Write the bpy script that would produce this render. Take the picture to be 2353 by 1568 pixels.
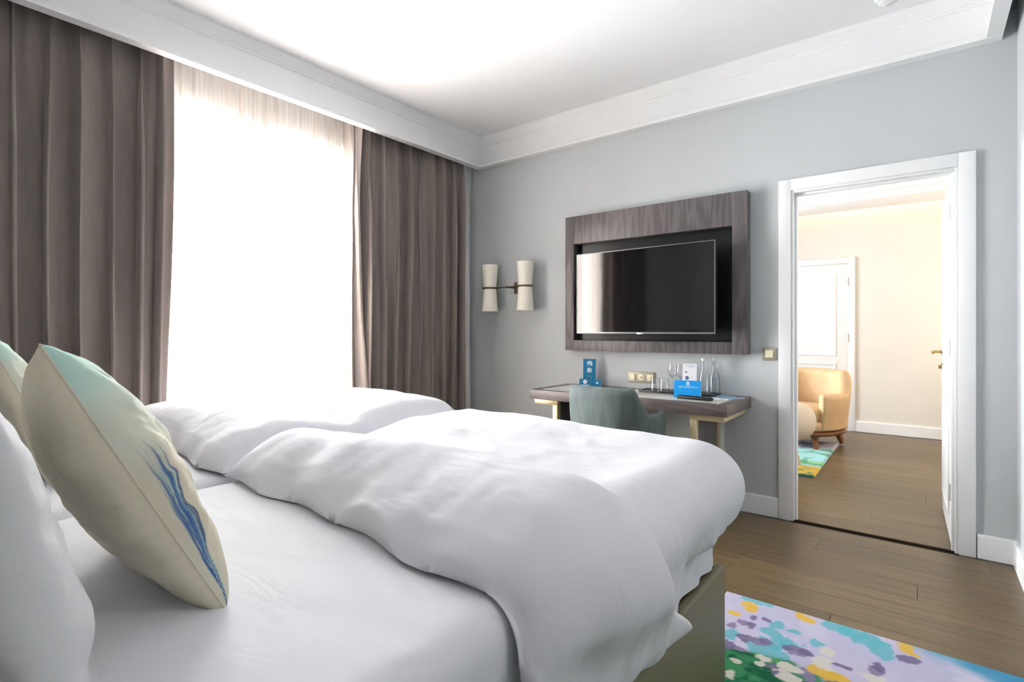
import bpy, bmesh, math, random
import numpy as np
from mathutils import Vector, Matrix

random.seed(7)
scn = bpy.context.scene
for o in list(bpy.data.objects):
    bpy.data.objects.remove(o)
COL = scn.collection
R = math.radians
PI = math.pi

# ------------------------------------------------------------------ camera
cam = bpy.data.objects.new('camera', bpy.data.cameras.new('camera'))
COL.objects.link(cam)
cam.location = (0, 0, 1.19)
cam.rotation_euler = (R(90), 0, R(38))
cam.data.sensor_width = 36
cam.data.lens = 36 * 1208 / 2353
cam.data.shift_y = -24 / 2353
cam.data.clip_start = 0.02
scn.camera = cam

# ------------------------------------------------------------------ world, daylight, exposure
w = bpy.data.worlds.new('world')
scn.world = w
w.use_nodes = True
bg = w.node_tree.nodes['Background']
bg.inputs[0].default_value = (0.86, 0.93, 1.0, 1)
bg.inputs[1].default_value = 9.0

def area(name, loc, rot, sx, sy, power, col=(1, 1, 1)):
    l = bpy.data.lights.new(name, 'AREA')
    l.shape = 'RECTANGLE'; l.size = sx; l.size_y = sy; l.energy = power; l.color = col
    o = bpy.data.objects.new(name, l)
    COL.objects.link(o)
    o.location = loc; o.rotation_euler = rot
    l.spread = R(150)
    return o

# daylight entering the two windows of the facade
area('bedroom_daylight', (-4.05, 1.76, 1.55), (0, R(-80), 0), 2.4, 1.7, 560, (0.93, 0.965, 1.0))
area('lounge_daylight', (-3.98, 5.6, 1.5), (0, R(-90), 0), 2.1, 1.7, 95, (1.0, 0.985, 0.97))

vs = scn.view_settings
scn.display_settings.display_device = 'sRGB'
vs.view_transform = 'Standard'
vs.look = 'None'
vs.gamma = 1
vs.use_curve_mapping = False
vs.exposure = 0.72

# ------------------------------------------------------------------ helpers: materials
def lin(c):
    def f(v):
        v /= 255.0
        return v / 12.92 if v <= 0.04045 else ((v + 0.055) / 1.055) ** 2.4
    return (f(c[0]), f(c[1]), f(c[2]), 1.0)

def newmat(name):
    m = bpy.data.materials.new(name)
    m.use_nodes = True
    nt = m.node_tree
    return m, nt, nt.nodes['Principled BSDF']

def node(nt, typ, **kw):
    n = nt.nodes.new(typ)
    for k, v in kw.items():
        setattr(n, k, v)
    return n

def mat(name, rgb, rough=0.6, metal=0.0, var=0.04, nscale=30.0, bump=0.0, bscale=200.0, spec=0.4, sheen=0.0, coat=0.0, stretch=(1, 1, 1)):
    """plain procedural material: noise-varied colour and fine noise relief"""
    m, nt, b = newmat(name)
    tc = node(nt, 'ShaderNodeTexCoord')
    mp = node(nt, 'ShaderNodeMapping')
    mp.inputs['Scale'].default_value = stretch
    nt.links.new(tc.outputs['Object'], mp.inputs['Vector'])
    nz = node(nt, 'ShaderNodeTexNoise')
    nz.inputs['Scale'].default_value = nscale
    nz.inputs['Detail'].default_value = 4
    nt.links.new(mp.outputs[0], nz.inputs['Vector'])
    cr = node(nt, 'ShaderNodeValToRGB')
    c = lin(rgb)
    cr.color_ramp.elements[0].position = 0.3
    cr.color_ramp.elements[1].position = 0.7
    cr.color_ramp.elements[0].color = tuple(max(0, x * (1 - var)) for x in c[:3]) + (1,)
    cr.color_ramp.elements[1].color = tuple(min(1, x * (1 + var)) for x in c[:3]) + (1,)
    nt.links.new(nz.outputs['Fac'], cr.inputs[0])
    nt.links.new(cr.outputs[0], b.inputs['Base Color'])
    b.inputs['Roughness'].default_value = rough
    b.inputs['Metallic'].default_value = metal
    b.inputs['Specular IOR Level'].default_value = spec
    if sheen:
        b.inputs['Sheen Weight'].default_value = sheen
    if coat:
        b.inputs['Coat Weight'].default_value = coat
    if bump:
        n2 = node(nt, 'ShaderNodeTexNoise')
        n2.inputs['Scale'].default_value = bscale
        n2.inputs['Detail'].default_value = 3
        nt.links.new(mp.outputs[0], n2.inputs['Vector'])
        bp = node(nt, 'ShaderNodeBump')
        bp.inputs['Strength'].default_value = bump
        bp.inputs['Distance'].default_value = 0.01
        nt.links.new(n2.outputs['Fac'], bp.inputs['Height'])
        nt.links.new(bp.outputs[0], b.inputs['Normal'])
    return m

M = {}
M['wall'] = mat('grey_wall_paint', (190, 194, 197), 0.75, var=0.015, nscale=3, bump=0.05, bscale=260)
M['white'] = mat('white_ceiling_paint', (233, 234, 236), 0.8, var=0.01, nscale=4)
M['trim'] = mat('white_trim_paint', (236, 237, 238), 0.45, var=0.01, nscale=6)
M['lounge'] = mat('warm_lounge_wall_paint', (224, 220, 212), 0.8, var=0.015, nscale=3, bump=0.05, bscale=260)
M['subfloor'] = mat('dark_subfloor', (52, 40, 28), 0.9)
M['threshold'] = mat('dark_threshold_strip', (58, 42, 26), 0.5)
M['drape'] = mat('taupe_drape_fabric', (136, 125, 119), 0.62, var=0.06, nscale=60, bump=0.12, bscale=500, sheen=0.25, stretch=(1, 1, 0.15))
M['lining'] = mat('pale_drape_lining', (190, 178, 171), 0.7, var=0.02, nscale=40)
M['fabric_base'] = mat('olive_taupe_leatherette', (120, 112, 88), 0.5, var=0.04, nscale=40, bump=0.08, bscale=350)
M['pillow'] = mat('white_pillow_cotton', (214, 215, 218), 0.85, var=0.01, nscale=10, bump=0.12, bscale=45, sheen=0.1)
M['cream'] = mat('cream_cushion_linen', (206, 198, 178), 0.85, var=0.03, nscale=80, bump=0.1, bscale=420)
M['black_gloss'] = mat('black_gloss_screen', (5, 5, 6), 0.06, var=0.1, nscale=5, spec=1.0)
M['black_niche'] = mat('black_lacquer_niche', (17, 20, 23), 0.3, var=0.05, nscale=8)
M['black_plastic'] = mat('black_plastic', (20, 21, 23), 0.4, var=0.05)
M['bezel'] = mat('dark_silver_bezel', (120, 122, 124), 0.3, metal=0.7)
M['steel'] = mat('pale_steel', (205, 206, 205), 0.3, metal=0.6)
M['gold'] = mat('satin_pale_brass', (214, 200, 160), 0.38, metal=0.55, var=0.03, nscale=40)
M['brass'] = mat('polished_brass', (190, 160, 96), 0.22, metal=0.95)
M['bronze'] = mat('dark_bronze', (92, 80, 60), 0.35, metal=0.85)
M['beige_plate'] = mat('champagne_switch_plate', (168, 162, 148), 0.4, metal=0.25)
M['ivory'] = mat('ivory_plastic', (236, 229, 196), 0.45)
M['stone'] = mat('pale_stone_top', (232, 230, 224), 0.12, var=0.03, nscale=14, spec=0.5)
M['teal'] = mat('teal_velvet', (86, 98, 97), 0.75, var=0.22, nscale=22, bump=0.2, bscale=90, sheen=0.12, stretch=(1, 1, 0.22))
M['darkwood'] = mat('dark_chair_wood', (50, 40, 34), 0.45)
M['tan'] = mat('tan_leather', (214, 180, 138), 0.5, var=0.05, nscale=12, bump=0.06, bscale=200)
M['walnut'] = mat('walnut_wood', (124, 76, 42), 0.4, var=0.12, nscale=18, stretch=(1, 1, 0.2))
M['beige'] = mat('beige_boucle', (214, 199, 178), 0.85, var=0.03, nscale=60, bump=0.15, bscale=250)
M['blue_card'] = mat('bright_blue_print', (0, 148, 222), 0.45, var=0.02)
M['teal_card'] = mat('petrol_blue_print', (18, 112, 156), 0.4, var=0.03)
M['paper'] = mat('white_paper', (238, 240, 245), 0.6, var=0.01)
M['palegrey'] = mat('pale_grey_print', (196, 206, 210), 0.6)
M['navy'] = mat('navy_print', (30, 66, 104), 0.5)
M['print_blue'] = mat('soft_blue_magazine_print', (126, 170, 196), 0.35, var=0.2, nscale=25)
M['slate'] = mat('dark_slate_tray', (46, 48, 52), 0.35)
M['plastic_white'] = mat('white_plastic', (232, 232, 230), 0.4)

def glass_mat(name, col=(1, 1, 1), rough=0.02, trans=1.0):
    m, nt, b = newmat(name)
    nz = node(nt, 'ShaderNodeTexNoise'); nz.inputs['Scale'].default_value = 20
    mr = node(nt, 'ShaderNodeMapRange')
    mr.inputs[3].default_value = rough; mr.inputs[4].default_value = rough + 0.02
    nt.links.new(nz.outputs['Fac'], mr.inputs[0]); nt.links.new(mr.outputs[0], b.inputs['Roughness'])
    b.inputs['Base Color'].default_value = (*col, 1)
    b.inputs['Transmission Weight'].default_value = trans
    b.inputs['IOR'].default_value = 1.45
    return m
M['glass'] = glass_mat('clear_glass', (0.97, 0.99, 1.0))
M['bottle_glass'] = glass_mat('clear_bottle_glass', (0.88, 0.95, 0.97))

def thin_glass():
    m, nt, b = newmat('window_pane_glass')
    out = nt.nodes['Material Output']
    t = node(nt, 'ShaderNodeBsdfTransparent'); g = node(nt, 'ShaderNodeBsdfGlossy')
    g.inputs['Roughness'].default_value = 0.02
    fr = node(nt, 'ShaderNodeFresnel'); mx = node(nt, 'ShaderNodeMixShader')
    nt.links.new(fr.outputs[0], mx.inputs[0]); nt.links.new(t.outputs[0], mx.inputs[1]); nt.links.new(g.outputs[0], mx.inputs[2])
    nt.links.new(mx.outputs[0], out.inputs[0])
    return m
M['pane'] = thin_glass()
def ware_glass(name, tint, ior):
    m, nt, b = newmat(name)
    out = nt.nodes['Material Output']
    t = node(nt, 'ShaderNodeBsdfTransparent'); t.inputs[0].default_value = (*tint, 1)
    g = node(nt, 'ShaderNodeBsdfGlossy'); g.inputs['Roughness'].default_value = 0.05
    lw = node(nt, 'ShaderNodeLayerWeight'); lw.inputs['Blend'].default_value = ior
    mr = node(nt, 'ShaderNodeMapRange'); mr.inputs[3].default_value = 0.07; mr.inputs[4].default_value = 0.95
    mx = node(nt, 'ShaderNodeMixShader')
    nt.links.new(lw.outputs['Facing'], mr.inputs[0]); nt.links.new(mr.outputs[0], mx.inputs[0]); nt.links.new(t.outputs[0], mx.inputs[1]); nt.links.new(g.outputs[0], mx.inputs[2])
    nt.links.new(mx.outputs[0], out.inputs[0])
    return m
M['ware'] = ware_glass('thin_drinking_glass', (0.98, 0.99, 1.0), 0.22)
M['bottle_ware'] = ware_glass('thin_bottle_glass', (0.86, 0.90, 0.92), 0.25)

def sheer_mat():
    m, nt, b = newmat('white_voile')
    out = nt.nodes['Material Output']
    tc = node(nt, 'ShaderNodeTexCoord')
    mp = node(nt, 'ShaderNodeMapping'); mp.inputs['Scale'].default_value = (1, 220, 2)
    nz = node(nt, 'ShaderNodeTexNoise'); nz.inputs['Scale'].default_value = 1.0; nz.inputs['Detail'].default_value = 3
    nt.links.new(tc.outputs['Object'], mp.inputs[0]); nt.links.new(mp.outputs[0], nz.inputs['Vector'])
    mr = node(nt, 'ShaderNodeMapRange'); mr.inputs[1].default_value = 0.3; mr.inputs[2].default_value = 0.7
    mr.inputs[3].default_value = 0.52; mr.inputs[4].default_value = 0.80
    nt.links.new(nz.outputs['Fac'], mr.inputs[0])
    t = node(nt, 'ShaderNodeBsdfTransparent'); t.inputs[0].default_value = (1, 0.985, 0.965, 1)
    d = node(nt, 'ShaderNodeBsdfDiffuse'); d.inputs[0].default_value = (0.88, 0.80, 0.74, 1)
    tl = node(nt, 'ShaderNodeBsdfTranslucent'); tl.inputs[0].default_value = (0.88, 0.80, 0.73, 1)
    m1 = node(nt, 'ShaderNodeMixShader'); m1.inputs[0].default_value = 0.5
    nt.links.new(d.outputs[0], m1.inputs[1]); nt.links.new(tl.outputs[0], m1.inputs[2])
    m2 = node(nt, 'ShaderNodeMixShader')
    nt.links.new(mr.outputs[0], m2.inputs[0]); nt.links.new(t.outputs[0], m2.inputs[1]); nt.links.new(m1.outputs[0], m2.inputs[2])
    nt.links.new(m2.outputs[0], out.inputs[0])
    return m
M['sheer'] = sheer_mat()

def linen_mat(name, rgb, wrinkle):
    m, nt, b = newmat(name)
    tc = node(nt, 'ShaderNodeTexCoord')
    b.inputs['Base Color'].default_value = lin(rgb)
    b.inputs['Roughness'].default_value = 0.85
    b.inputs['Specular IOR Level'].default_value = 0.2
    b.inputs['Sheen Weight'].default_value = 0.12
    mp = node(nt, 'ShaderNodeMapping'); mp.inputs['Scale'].default_value = (1.0, 2.6, 1.0); mp.inputs['Rotation'].default_value = (0, 0, R(24))
    nt.links.new(tc.outputs['Object'], mp.inputs[0])
    n1 = node(nt, 'ShaderNodeTexNoise'); n1.inputs['Scale'].default_value = 4.5; n1.inputs['Detail'].default_value = 3; n1.inputs['Distortion'].default_value = 0.8
    nt.links.new(mp.outputs[0], n1.inputs['Vector'])
    n2 = node(nt, 'ShaderNodeTexNoise'); n2.inputs['Scale'].default_value = 900
    nt.links.new(tc.outputs['Object'], n2.inputs['Vector'])
    ad = node(nt, 'ShaderNodeMath', operation='MULTIPLY_ADD'); ad.inputs[1].default_value = 0.012
    nt.links.new(n2.outputs['Fac'], ad.inputs[0]); nt.links.new(n1.outputs['Fac'], ad.inputs[2])
    bp = node(nt, 'ShaderNodeBump'); bp.inputs['Strength'].default_value = wrinkle; bp.inputs['Distance'].default_value = 0.03
    nt.links.new(ad.outputs[0], bp.inputs['Height']); nt.links.new(bp.outputs[0], b.inputs['Normal'])
    return m
M['duvet'] = linen_mat('white_duvet_cotton', (220, 220, 226), 0.16)
M['sheet'] = linen_mat('white_fitted_sheet', (219, 220, 225), 0.16)

def wood_plank():
    m, nt, b = newmat('brown_oak_plank')
    tc = node(nt, 'ShaderNodeTexCoord'); oi = node(nt, 'ShaderNodeObjectInfo')
    ad = node(nt, 'ShaderNodeVectorMath', operation='MULTIPLY_ADD')
    ad.inputs[1].default_value = (1, 1, 1)
    cb = node(nt, 'ShaderNodeCombineXYZ')
    mu = node(nt, 'ShaderNodeMath', operation='MULTIPLY'); mu.inputs[1].default_value = 37.0
    nt.links.new(oi.outputs['Random'], mu.inputs[0])
    for i in range(3):
        nt.links.new(mu.outputs[0], cb.inputs[i])
    nt.links.new(tc.outputs['Object'], ad.inputs[0]); nt.links.new(cb.outputs[0], ad.inputs[2])
    mp = node(nt, 'ShaderNodeMapping'); mp.inputs['Scale'].default_value = (1.6, 22, 4)
    nt.links.new(ad.outputs[0], mp.inputs[0])
    nz = node(nt, 'ShaderNodeTexNoise'); nz.inputs['Scale'].default_value = 1.6; nz.inputs['Detail'].default_value = 6; nz.inputs['Distortion'].default_value = 0.5
    nt.links.new(mp.outputs[0], nz.inputs['Vector'])
    cr = node(nt, 'ShaderNodeValToRGB')
    cr.color_ramp.elements[0].position = 0.28; cr.color_ramp.elements[1].position = 0.72
    cr.color_ramp.elements[0].color = lin((86, 69, 44)); cr.color_ramp.elements[1].color = lin((113, 94, 64))
    nt.links.new(nz.outputs['Fac'], cr.inputs[0])
    hs = node(nt, 'ShaderNodeHueSaturation')
    mr = node(nt, 'ShaderNodeMapRange'); mr.inputs[3].default_value = 0.88; mr.inputs[4].default_value = 1.12
    nt.links.new(oi.outputs['Random'], mr.inputs[0]); nt.links.new(mr.outputs[0], hs.inputs['Value'])
    nt.links.new(cr.outputs[0], hs.inputs['Color']); nt.links.new(hs.outputs[0], b.inputs['Base Color'])
    b.inputs['Roughness'].default_value = 0.36
    bp = node(nt, 'ShaderNodeBump'); bp.inputs['Strength'].default_value = 0.08; bp.inputs['Distance'].default_value = 0.004
    nt.links.new(nz.outputs['Fac'], bp.inputs['Height']); nt.links.new(bp.outputs[0], b.inputs['Normal'])
    return m
M['plank'] = wood_plank()

def wenge(name, dark, light, grain):
    """grey-brown veneer with vertical cathedral grain (object z is along the grain)"""
    m, nt, b = newmat(name)
    tc = node(nt, 'ShaderNodeTexCoord')
    mp = node(nt, 'ShaderNodeMapping'); mp.inputs['Scale'].default_value = grain
    nt.links.new(tc.outputs['Object'], mp.inputs[0])
    nz = node(nt, 'ShaderNodeTexNoise'); nz.inputs['Scale'].default_value = 1.0; nz.inputs['Detail'].default_value = 2
    nt.links.new(mp.outputs[0], nz.inputs['Vector'])
    mul = node(nt, 'ShaderNodeMath', operation='MULTIPLY'); mul.inputs[1].default_value = 46
    sn = node(nt, 'ShaderNodeMath', operation='SINE')
    nt.links.new(nz.outputs['Fac'], mul.inputs[0]); nt.links.new(mul.outputs[0], sn.inputs[0])
    cr = node(nt, 'ShaderNodeValToRGB')
    cr.color_ramp.elements[0].color = lin(dark); cr.color_ramp.elements[1].color = lin(light)
    mr = node(nt, 'ShaderNodeMapRange'); mr.inputs[1].default_value = -1; mr.inputs[2].default_value = 1
    nt.links.new(sn.outputs[0], mr.inputs[0]); nt.links.new(mr.outputs[0], cr.inputs[0])
    nt.links.new(cr.outputs[0], b.inputs['Base Color'])
    b.inputs['Roughness'].default_value = 0.42
    bp = node(nt, 'ShaderNodeBump'); bp.inputs['Strength'].default_value = 0.15; bp.inputs['Distance'].default_value = 0.002
    nt.links.new(mr.outputs[0], bp.inputs['Height']); nt.links.new(bp.outputs[0], b.inputs['Normal'])
    return m
M['veneer'] = wenge('grey_brown_veneer', (84, 78, 79), (104, 98, 99), (9, 9, 1.1))
M['veneer_h'] = wenge('grey_brown_veneer_desk', (92, 82, 80), (108, 98, 95), (1.0, 10, 10))

def attr_mat(name, rough, bump, bscale):
    m, nt, b = newmat(name)
    at = node(nt, 'ShaderNodeVertexColor', layer_name='print')
    nt.links.new(at.outputs[0], b.inputs['Base Color'])
    b.inputs['Roughness'].default_value = rough
    b.inputs['Specular IOR Level'].default_value = 0.15
    tc = node(nt, 'ShaderNodeTexCoord')
    nz = node(nt, 'ShaderNodeTexNoise'); nz.inputs['Scale'].default_value = bscale
    nt.links.new(tc.outputs['Object'], nz.inputs['Vector'])
    bp = node(nt, 'ShaderNodeBump'); bp.inputs['Strength'].default_value = bump; bp.inputs['Distance'].default_value = 0.004
    nt.links.new(nz.outputs['Fac'], bp.inputs['Height']); nt.links.new(bp.outputs[0], b.inputs['Normal'])
    return m
M['rug'] = attr_mat('painted_pile_rug', 0.95, 0.4, 500)
M['cushion_print'] = attr_mat('printed_cushion_linen', 0.85, 0.15, 420)

def shade_mat():
    m, nt, b = newmat('ivory_lamp_shade')
    tc = node(nt, 'ShaderNodeTexCoord')
    nz = node(nt, 'ShaderNodeTexNoise'); nz.inputs['Scale'].default_value = 300
    nt.links.new(tc.outputs['Object'], nz.inputs['Vector'])
    b.inputs['Base Color'].default_value = lin((236, 233, 220))
    b.inputs['Roughness'].default_value = 0.8
    bp = node(nt, 'ShaderNodeBump'); bp.inputs['Strength'].default_value = 0.1
    nt.links.new(nz.outputs['Fac'], bp.inputs['Height']); nt.links.new(bp.outputs[0], b.inputs['Normal'])
    return m
M['shade'] = shade_mat()

def led_mat(name, col, strength):
    m, nt, b = newmat(name)
    b.inputs['Base Color'].default_value = (0.9, 0.8, 0.6, 1)
    b.inputs['Emission Color'].default_value = (*col, 1)
    b.inputs['Emission Strength'].default_value = strength
    return m
M['opal'] = led_mat('fill_lamp_glow', (1.0, 0.97, 0.93), 20)  # glow of the fill lamp added in the hall
M['led'] = led_mat('warm_led_strip', (1.0, 0.62, 0.30), 6)

# ------------------------------------------------------------------ helpers: geometry
def empty(name, loc=(0, 0, 0), rz=0.0):
    o = bpy.data.objects.new(name, None)
    COL.objects.link(o)
    o.location = loc; o.rotation_euler = (0, 0, rz)
    o.empty_display_size = 0.1
    return o

def tag(o, label=None, cat=None, group=None, kind=None):
    if label: o['label'] = label
    if cat: o['category'] = cat
    if group: o['group'] = group
    if kind: o['kind'] = kind
    return o

def mesh_obj(name, me, material, parent=None, smooth=False):
    if material is not None and not me.materials:
        me.materials.append(material)
    if smooth:
        me.polygons.foreach_set('use_smooth', [True] * len(me.polygons))
    o = bpy.data.objects.new(name, me)
    COL.objects.link(o)
    if parent is not None:
        o.parent = parent
    return o

def from_bm(name, bm, material, parent=None, smooth=False, angle=None):
    bmesh.ops.recalc_face_normals(bm, faces=bm.faces)
    me = bpy.data.meshes.new(name)
    bm.to_mesh(me); bm.free()
    o = mesh_obj(name, me, material, parent, smooth)
    if smooth and angle:
        me.set_sharp_from_angle(angle=R(angle))
    return o

def add_box(bm, x0, x1, y0, y1, z0, z1, bev=0.0, seg=2):
    r = bmesh.ops.create_cube(bm, size=1.0)
    vs_ = r['verts']
    for v in vs_:
        v.co = Vector(((x0 + x1) / 2 + v.co.x * (x1 - x0), (y0 + y1) / 2 + v.co.y * (y1 - y0), (z0 + z1) / 2 + v.co.z * (z1 - z0)))
    if bev:
        es = set(e for v in vs_ for e in v.link_edges)
        bmesh.ops.bevel(bm, geom=list(es), offset=bev, segments=seg, affect='EDGES', profile=0.5)

def box(name, dims, material, parent=None, bev=0.003, seg=2):
    bm = bmesh.new()
    add_box(bm, *dims, bev, seg)
    return from_bm(name, bm, material, parent, bev > 0, 35)

def add_tube(bm, pts, rad, n=12, cap=True):
    pts = [Vector(p) for p in pts]
    rads = rad if isinstance(rad, (list, tuple)) else [rad] * len(pts)
    rings = []
    up = Vector((0, 0, 1))
    for i, p in enumerate(pts):
        d = (pts[min(i + 1, len(pts) - 1)] - pts[max(i - 1, 0)]).normalized()
        a = d.cross(up if abs(d.z) < 0.95 else Vector((1, 0, 0))).normalized()
        b = d.cross(a).normalized()
        rings.append([bm.verts.new(p + rads[i] * (math.cos(2 * PI * k / n) * a + math.sin(2 * PI * k / n) * b)) for k in range(n)])
    for i in range(len(rings) - 1):
        for k in range(n):
            bm.faces.new((rings[i][k], rings[i][(k + 1) % n], rings[i + 1][(k + 1) % n], rings[i + 1][k]))
    if cap:
        bm.faces.new(rings[0]); bm.faces.new(rings[-1][::-1])

def tube(name, pts, rad, material, parent=None, n=12):
    bm = bmesh.new(); add_tube(bm, pts, rad, n)
    return from_bm(name, bm, material, parent, True, 50)

def add_lathe(bm, prof, c=(0, 0, 0), n=32, closed=False):
    rings = []
    for r_, z in prof:
        if r_ < 1e-5:
            rings.append([bm.verts.new((c[0], c[1], c[2] + z))])
        else:
            rings.append([bm.verts.new((c[0] + r_ * math.cos(2 * PI * k / n), c[1] + r_ * math.sin(2 * PI * k / n), c[2] + z)) for k in range(n)])
    idx = list(range(len(rings)))
    pairs = list(zip(idx[:-1], idx[1:])) + ([(idx[-1], idx[0])] if closed else [])
    for i, j in pairs:
        A, B = rings[i], rings[j]
        if len(A) == 1 and len(B) == 1: continue
        for k in range(n):
            k2 = (k + 1) % n
            if len(A) == 1: bm.faces.new((A[0], B[k], B[k2]))
            elif len(B) == 1: bm.faces.new((A[k], A[k2], B[0]))
            else: bm.faces.new((A[k], A[k2], B[k2], B[k]))

def lathe(name, prof, material, parent=None, c=(0, 0, 0), n=32, closed=False, angle=40):
    bm = bmesh.new(); add_lathe(bm, prof, c, n, closed)
    return from_bm(name, bm, material, parent, True, angle)

def prism(name, poly, axis, a0, a1, material, parent=None, smooth=False):
    """extrude a closed 2-D polygon along x or y; poly is (other axis, z)"""
    bm = bmesh.new()
    f = (lambda a, p: (a, p[0], p[1])) if axis == 'x' else (lambda a, p: (p[0], a, p[1]))
    A = [bm.verts.new(f(a0, p)) for p in poly]; B = [bm.verts.new(f(a1, p)) for p in poly]
    n = len(poly)
    for i in range(n):
        bm.faces.new((A[i], A[(i + 1) % n], B[(i + 1) % n], B[i]))
    bm.faces.new(A[::-1]); bm.faces.new(B)
    return from_bm(name, bm, material, parent, smooth, 35)

def grid_faces(n, m, off=0, wrap=False, flip=False):
    f = []
    for i in range(n - 1):
        for j in range(m - 1 if not wrap else m):
            a = off + i * m + j; b = off + i * m + (j + 1) % m; c = off + (i + 1) * m + (j + 1) % m; d = off + (i + 1) * m + j
            f.append((a, d, c, b) if flip else (a, b, c, d))
    return f

def grid_obj(name, P, material, parent=None, extra=None, smooth=True):
    n, m = P.shape[:2]
    me = bpy.data.meshes.new(name)
    me.from_pydata(P.reshape(-1, 3).tolist(), [], grid_faces(n, m))
    me.update()
    return mesh_obj(name, me, material, parent, smooth)

def closed_sheet(name, T, B, material, parent=None):
    """two grids of the same size stitched round the border"""
    n, m = T.shape[:2]
    V = np.concatenate([T.reshape(-1, 3), B.reshape(-1, 3)])
    f = grid_faces(n, m) + grid_faces(n, m, n * m, flip=True)
    k = n * m
    loop = [(i, 0) for i in range(n)] + [(n - 1, j) for j in range(1, m)] + [(i, m - 1) for i in range(n - 2, -1, -1)] + [(0, j) for j in range(m - 2, 0, -1)]
    ids = [i * m + j for i, j in loop]
    for a, b in zip(ids, ids[1:] + ids[:1]):
        f.append((b, a, k + a, k + b))
    bm = bmesh.new()
    me = bpy.data.meshes.new(name)
    me.from_pydata(V.tolist(), [], f)
    bm.from_mesh(me)
    bmesh.ops.remove_doubles(bm, verts=bm.verts, dist=1e-5)
    bmesh.ops.recalc_face_normals(bm, faces=bm.faces)
    bm.to_mesh(me); bm.free()
    return mesh_obj(name, me, material, parent, True)

def set_print(o, cols):
    a = o.data.color_attributes.new('print', 'FLOAT_COLOR', 'POINT')
    c = np.concatenate([cols.reshape(-1, 3), np.ones((cols.reshape(-1, 3).shape[0], 1))], 1).astype(np.float32)
    a.data.foreach_set('color', c.ravel())

_rng = np.random.RandomState(11)
_tab = _rng.rand(256, 256)
def vnoise(x, y, seed=0):
    x = np.asarray(x, float) + seed * 17.31; y = np.asarray(y, float) + seed * 9.77
    xi = np.floor(x).astype(int); yi = np.floor(y).astype(int)
    fx = x - xi; fy = y - yi
    fx = fx * fx * fx * (fx * (fx * 6 - 15) + 10); fy = fy * fy * fy * (fy * (fy * 6 - 15) + 10)
    g = lambda a, b: _tab[a % 256, b % 256]
    return (g(xi, yi) * (1 - fx) + g(xi + 1, yi) * fx) * (1 - fy) + (g(xi, yi + 1) * (1 - fx) + g(xi + 1, yi + 1) * fx) * fy
def fbm(x, y, seed=0, o=4):
    s = 0; a = 0.5; f = 1.0
    for i in range(o):
        s = s + a * (vnoise(x * f, y * f, seed + i * 3) - 0.5) * 2; a *= 0.5; f *= 2.03
    return s
def sstep(a, b, x):
    t = np.clip((np.asarray(x, float) - a) / (b - a), 0, 1)
    return t * t * (3 - 2 * t)

# ------------------------------------------------------------------ dimensions (metres)
YW = 3.68        # wall with the television
XR = 0.378       # right wall
XL = -3.62       # window wall
YB = -0.32       # wall behind the headboard
ZC = 2.945       # ceiling
YF = 7.40        # far wall of the lounge
DX0, DX1 = -0.635, 0.135   # doorway opening
DZ = 2.05
WT = 0.10        # partition thickness

# ================================================================== THE SETTING
# ---- floor with individual planks
floor = box('floor', (-3.9, 2.4, -0.5, 7.6, -0.06, -0.0125), M['subfloor'], None, 0)
tag(floor, 'dark brown oak plank floor running through bedroom and lounge', 'floor', kind='structure')
bm = bmesh.new(); add_box(bm, -0.95, 0.95, -0.0895, 0.0895, -0.012, 0, 0.0012, 1)
plank_me = bpy.data.meshes.new('plank'); bm.to_mesh(plank_me); bm.free(); plank_me.materials.append(M['plank'])
def planks(x0, x1, y0, y1, pitch=0.18, L=1.901):
    k = 0
    y = y0 + pitch / 2
    while y < y1 - 0.01:
        off = (k * 0.617) % 1.0 * L
        x = x0 - off + L / 2
        while x - L / 2 < x1:
            a = max(x - L / 2, x0); b = min(x + L / 2, x1)
            if b - a > 0.03:
                o = bpy.data.objects.new('plank', plank_me); COL.objects.link(o)
                o.parent = floor
                o.location = ((a + b) / 2, y, 0)
                o.scale = ((b - a) / L, 1, 1)
            x += L
        y += pitch; k += 1
planks(-3.62, 1.80, -0.32, YW + 0.02, 0.1801)
planks(-3.62, 2.2, YW + 0.036, 7.40, 0.1801)
tag(box('door_threshold', (DX0, DX1, YW + 0.022, YW + 0.034, -0.012, 0.0005), M['threshold'], floor, 0.001))

# ---- walls
def struct(o, label, cat):
    return tag(o, label, cat, kind='structure')

# partition with the doorway, built as one mesh with a hole
bm = bmesh.new()
def add_wall_x(bm, x0, x1, z0, z1, y0, y1):
    add_box(bm, x0, x1, y0, y1, z0, z1)
# doorway surround pieces share edges, so the wall reads as one slab
add_wall_x(bm, XL - 0.2, DX0 - 0.02, -0.0125, ZC + 0.1, YW, YW + WT)
add_wall_x(bm, DX1 + 0.02, XR + 1.9, -0.0125, 3.32, YW, YW + WT)
add_wall_x(bm, DX0 - 0.02, DX1 + 0.02, DZ + 0.02, ZC + 0.1, YW, YW + WT)
wall_front = from_bm('wall_front', bm, M['wall'])
struct(wall_front, 'grey painted wall carrying the television panel and doorway', 'wall')
ZT = 3.32
bm = bmesh.new()
add_box(bm, XR, XR + 0.12, 2.85, YW, -0.0125, ZT); add_box(bm, XR, XR + 0.12, YB - 0.1, 2.85, 2.42, ZT)  # stopped short below the header to cut bounce light beside the doorway
struct(from_bm('wall_right', bm, M['wall']), 'grey wall at the right edge beside the doorway', 'wall')
struct(box('wall_back', (XL - 0.2, 1.92, YB - 0.12, YB, -0.0125, ZT), M['wall'], None, 0), 'grey wall behind the headboard', 'wall')
struct(box('wall_added_hall_right', (1.8, 1.92, YB, 2.97, -0.0125, 2.5), M['wall'], None, 0), 'grey side wall of the added unseen hall beside the bed', 'wall')  # hall added out of view so less light bounces onto the right end
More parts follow.
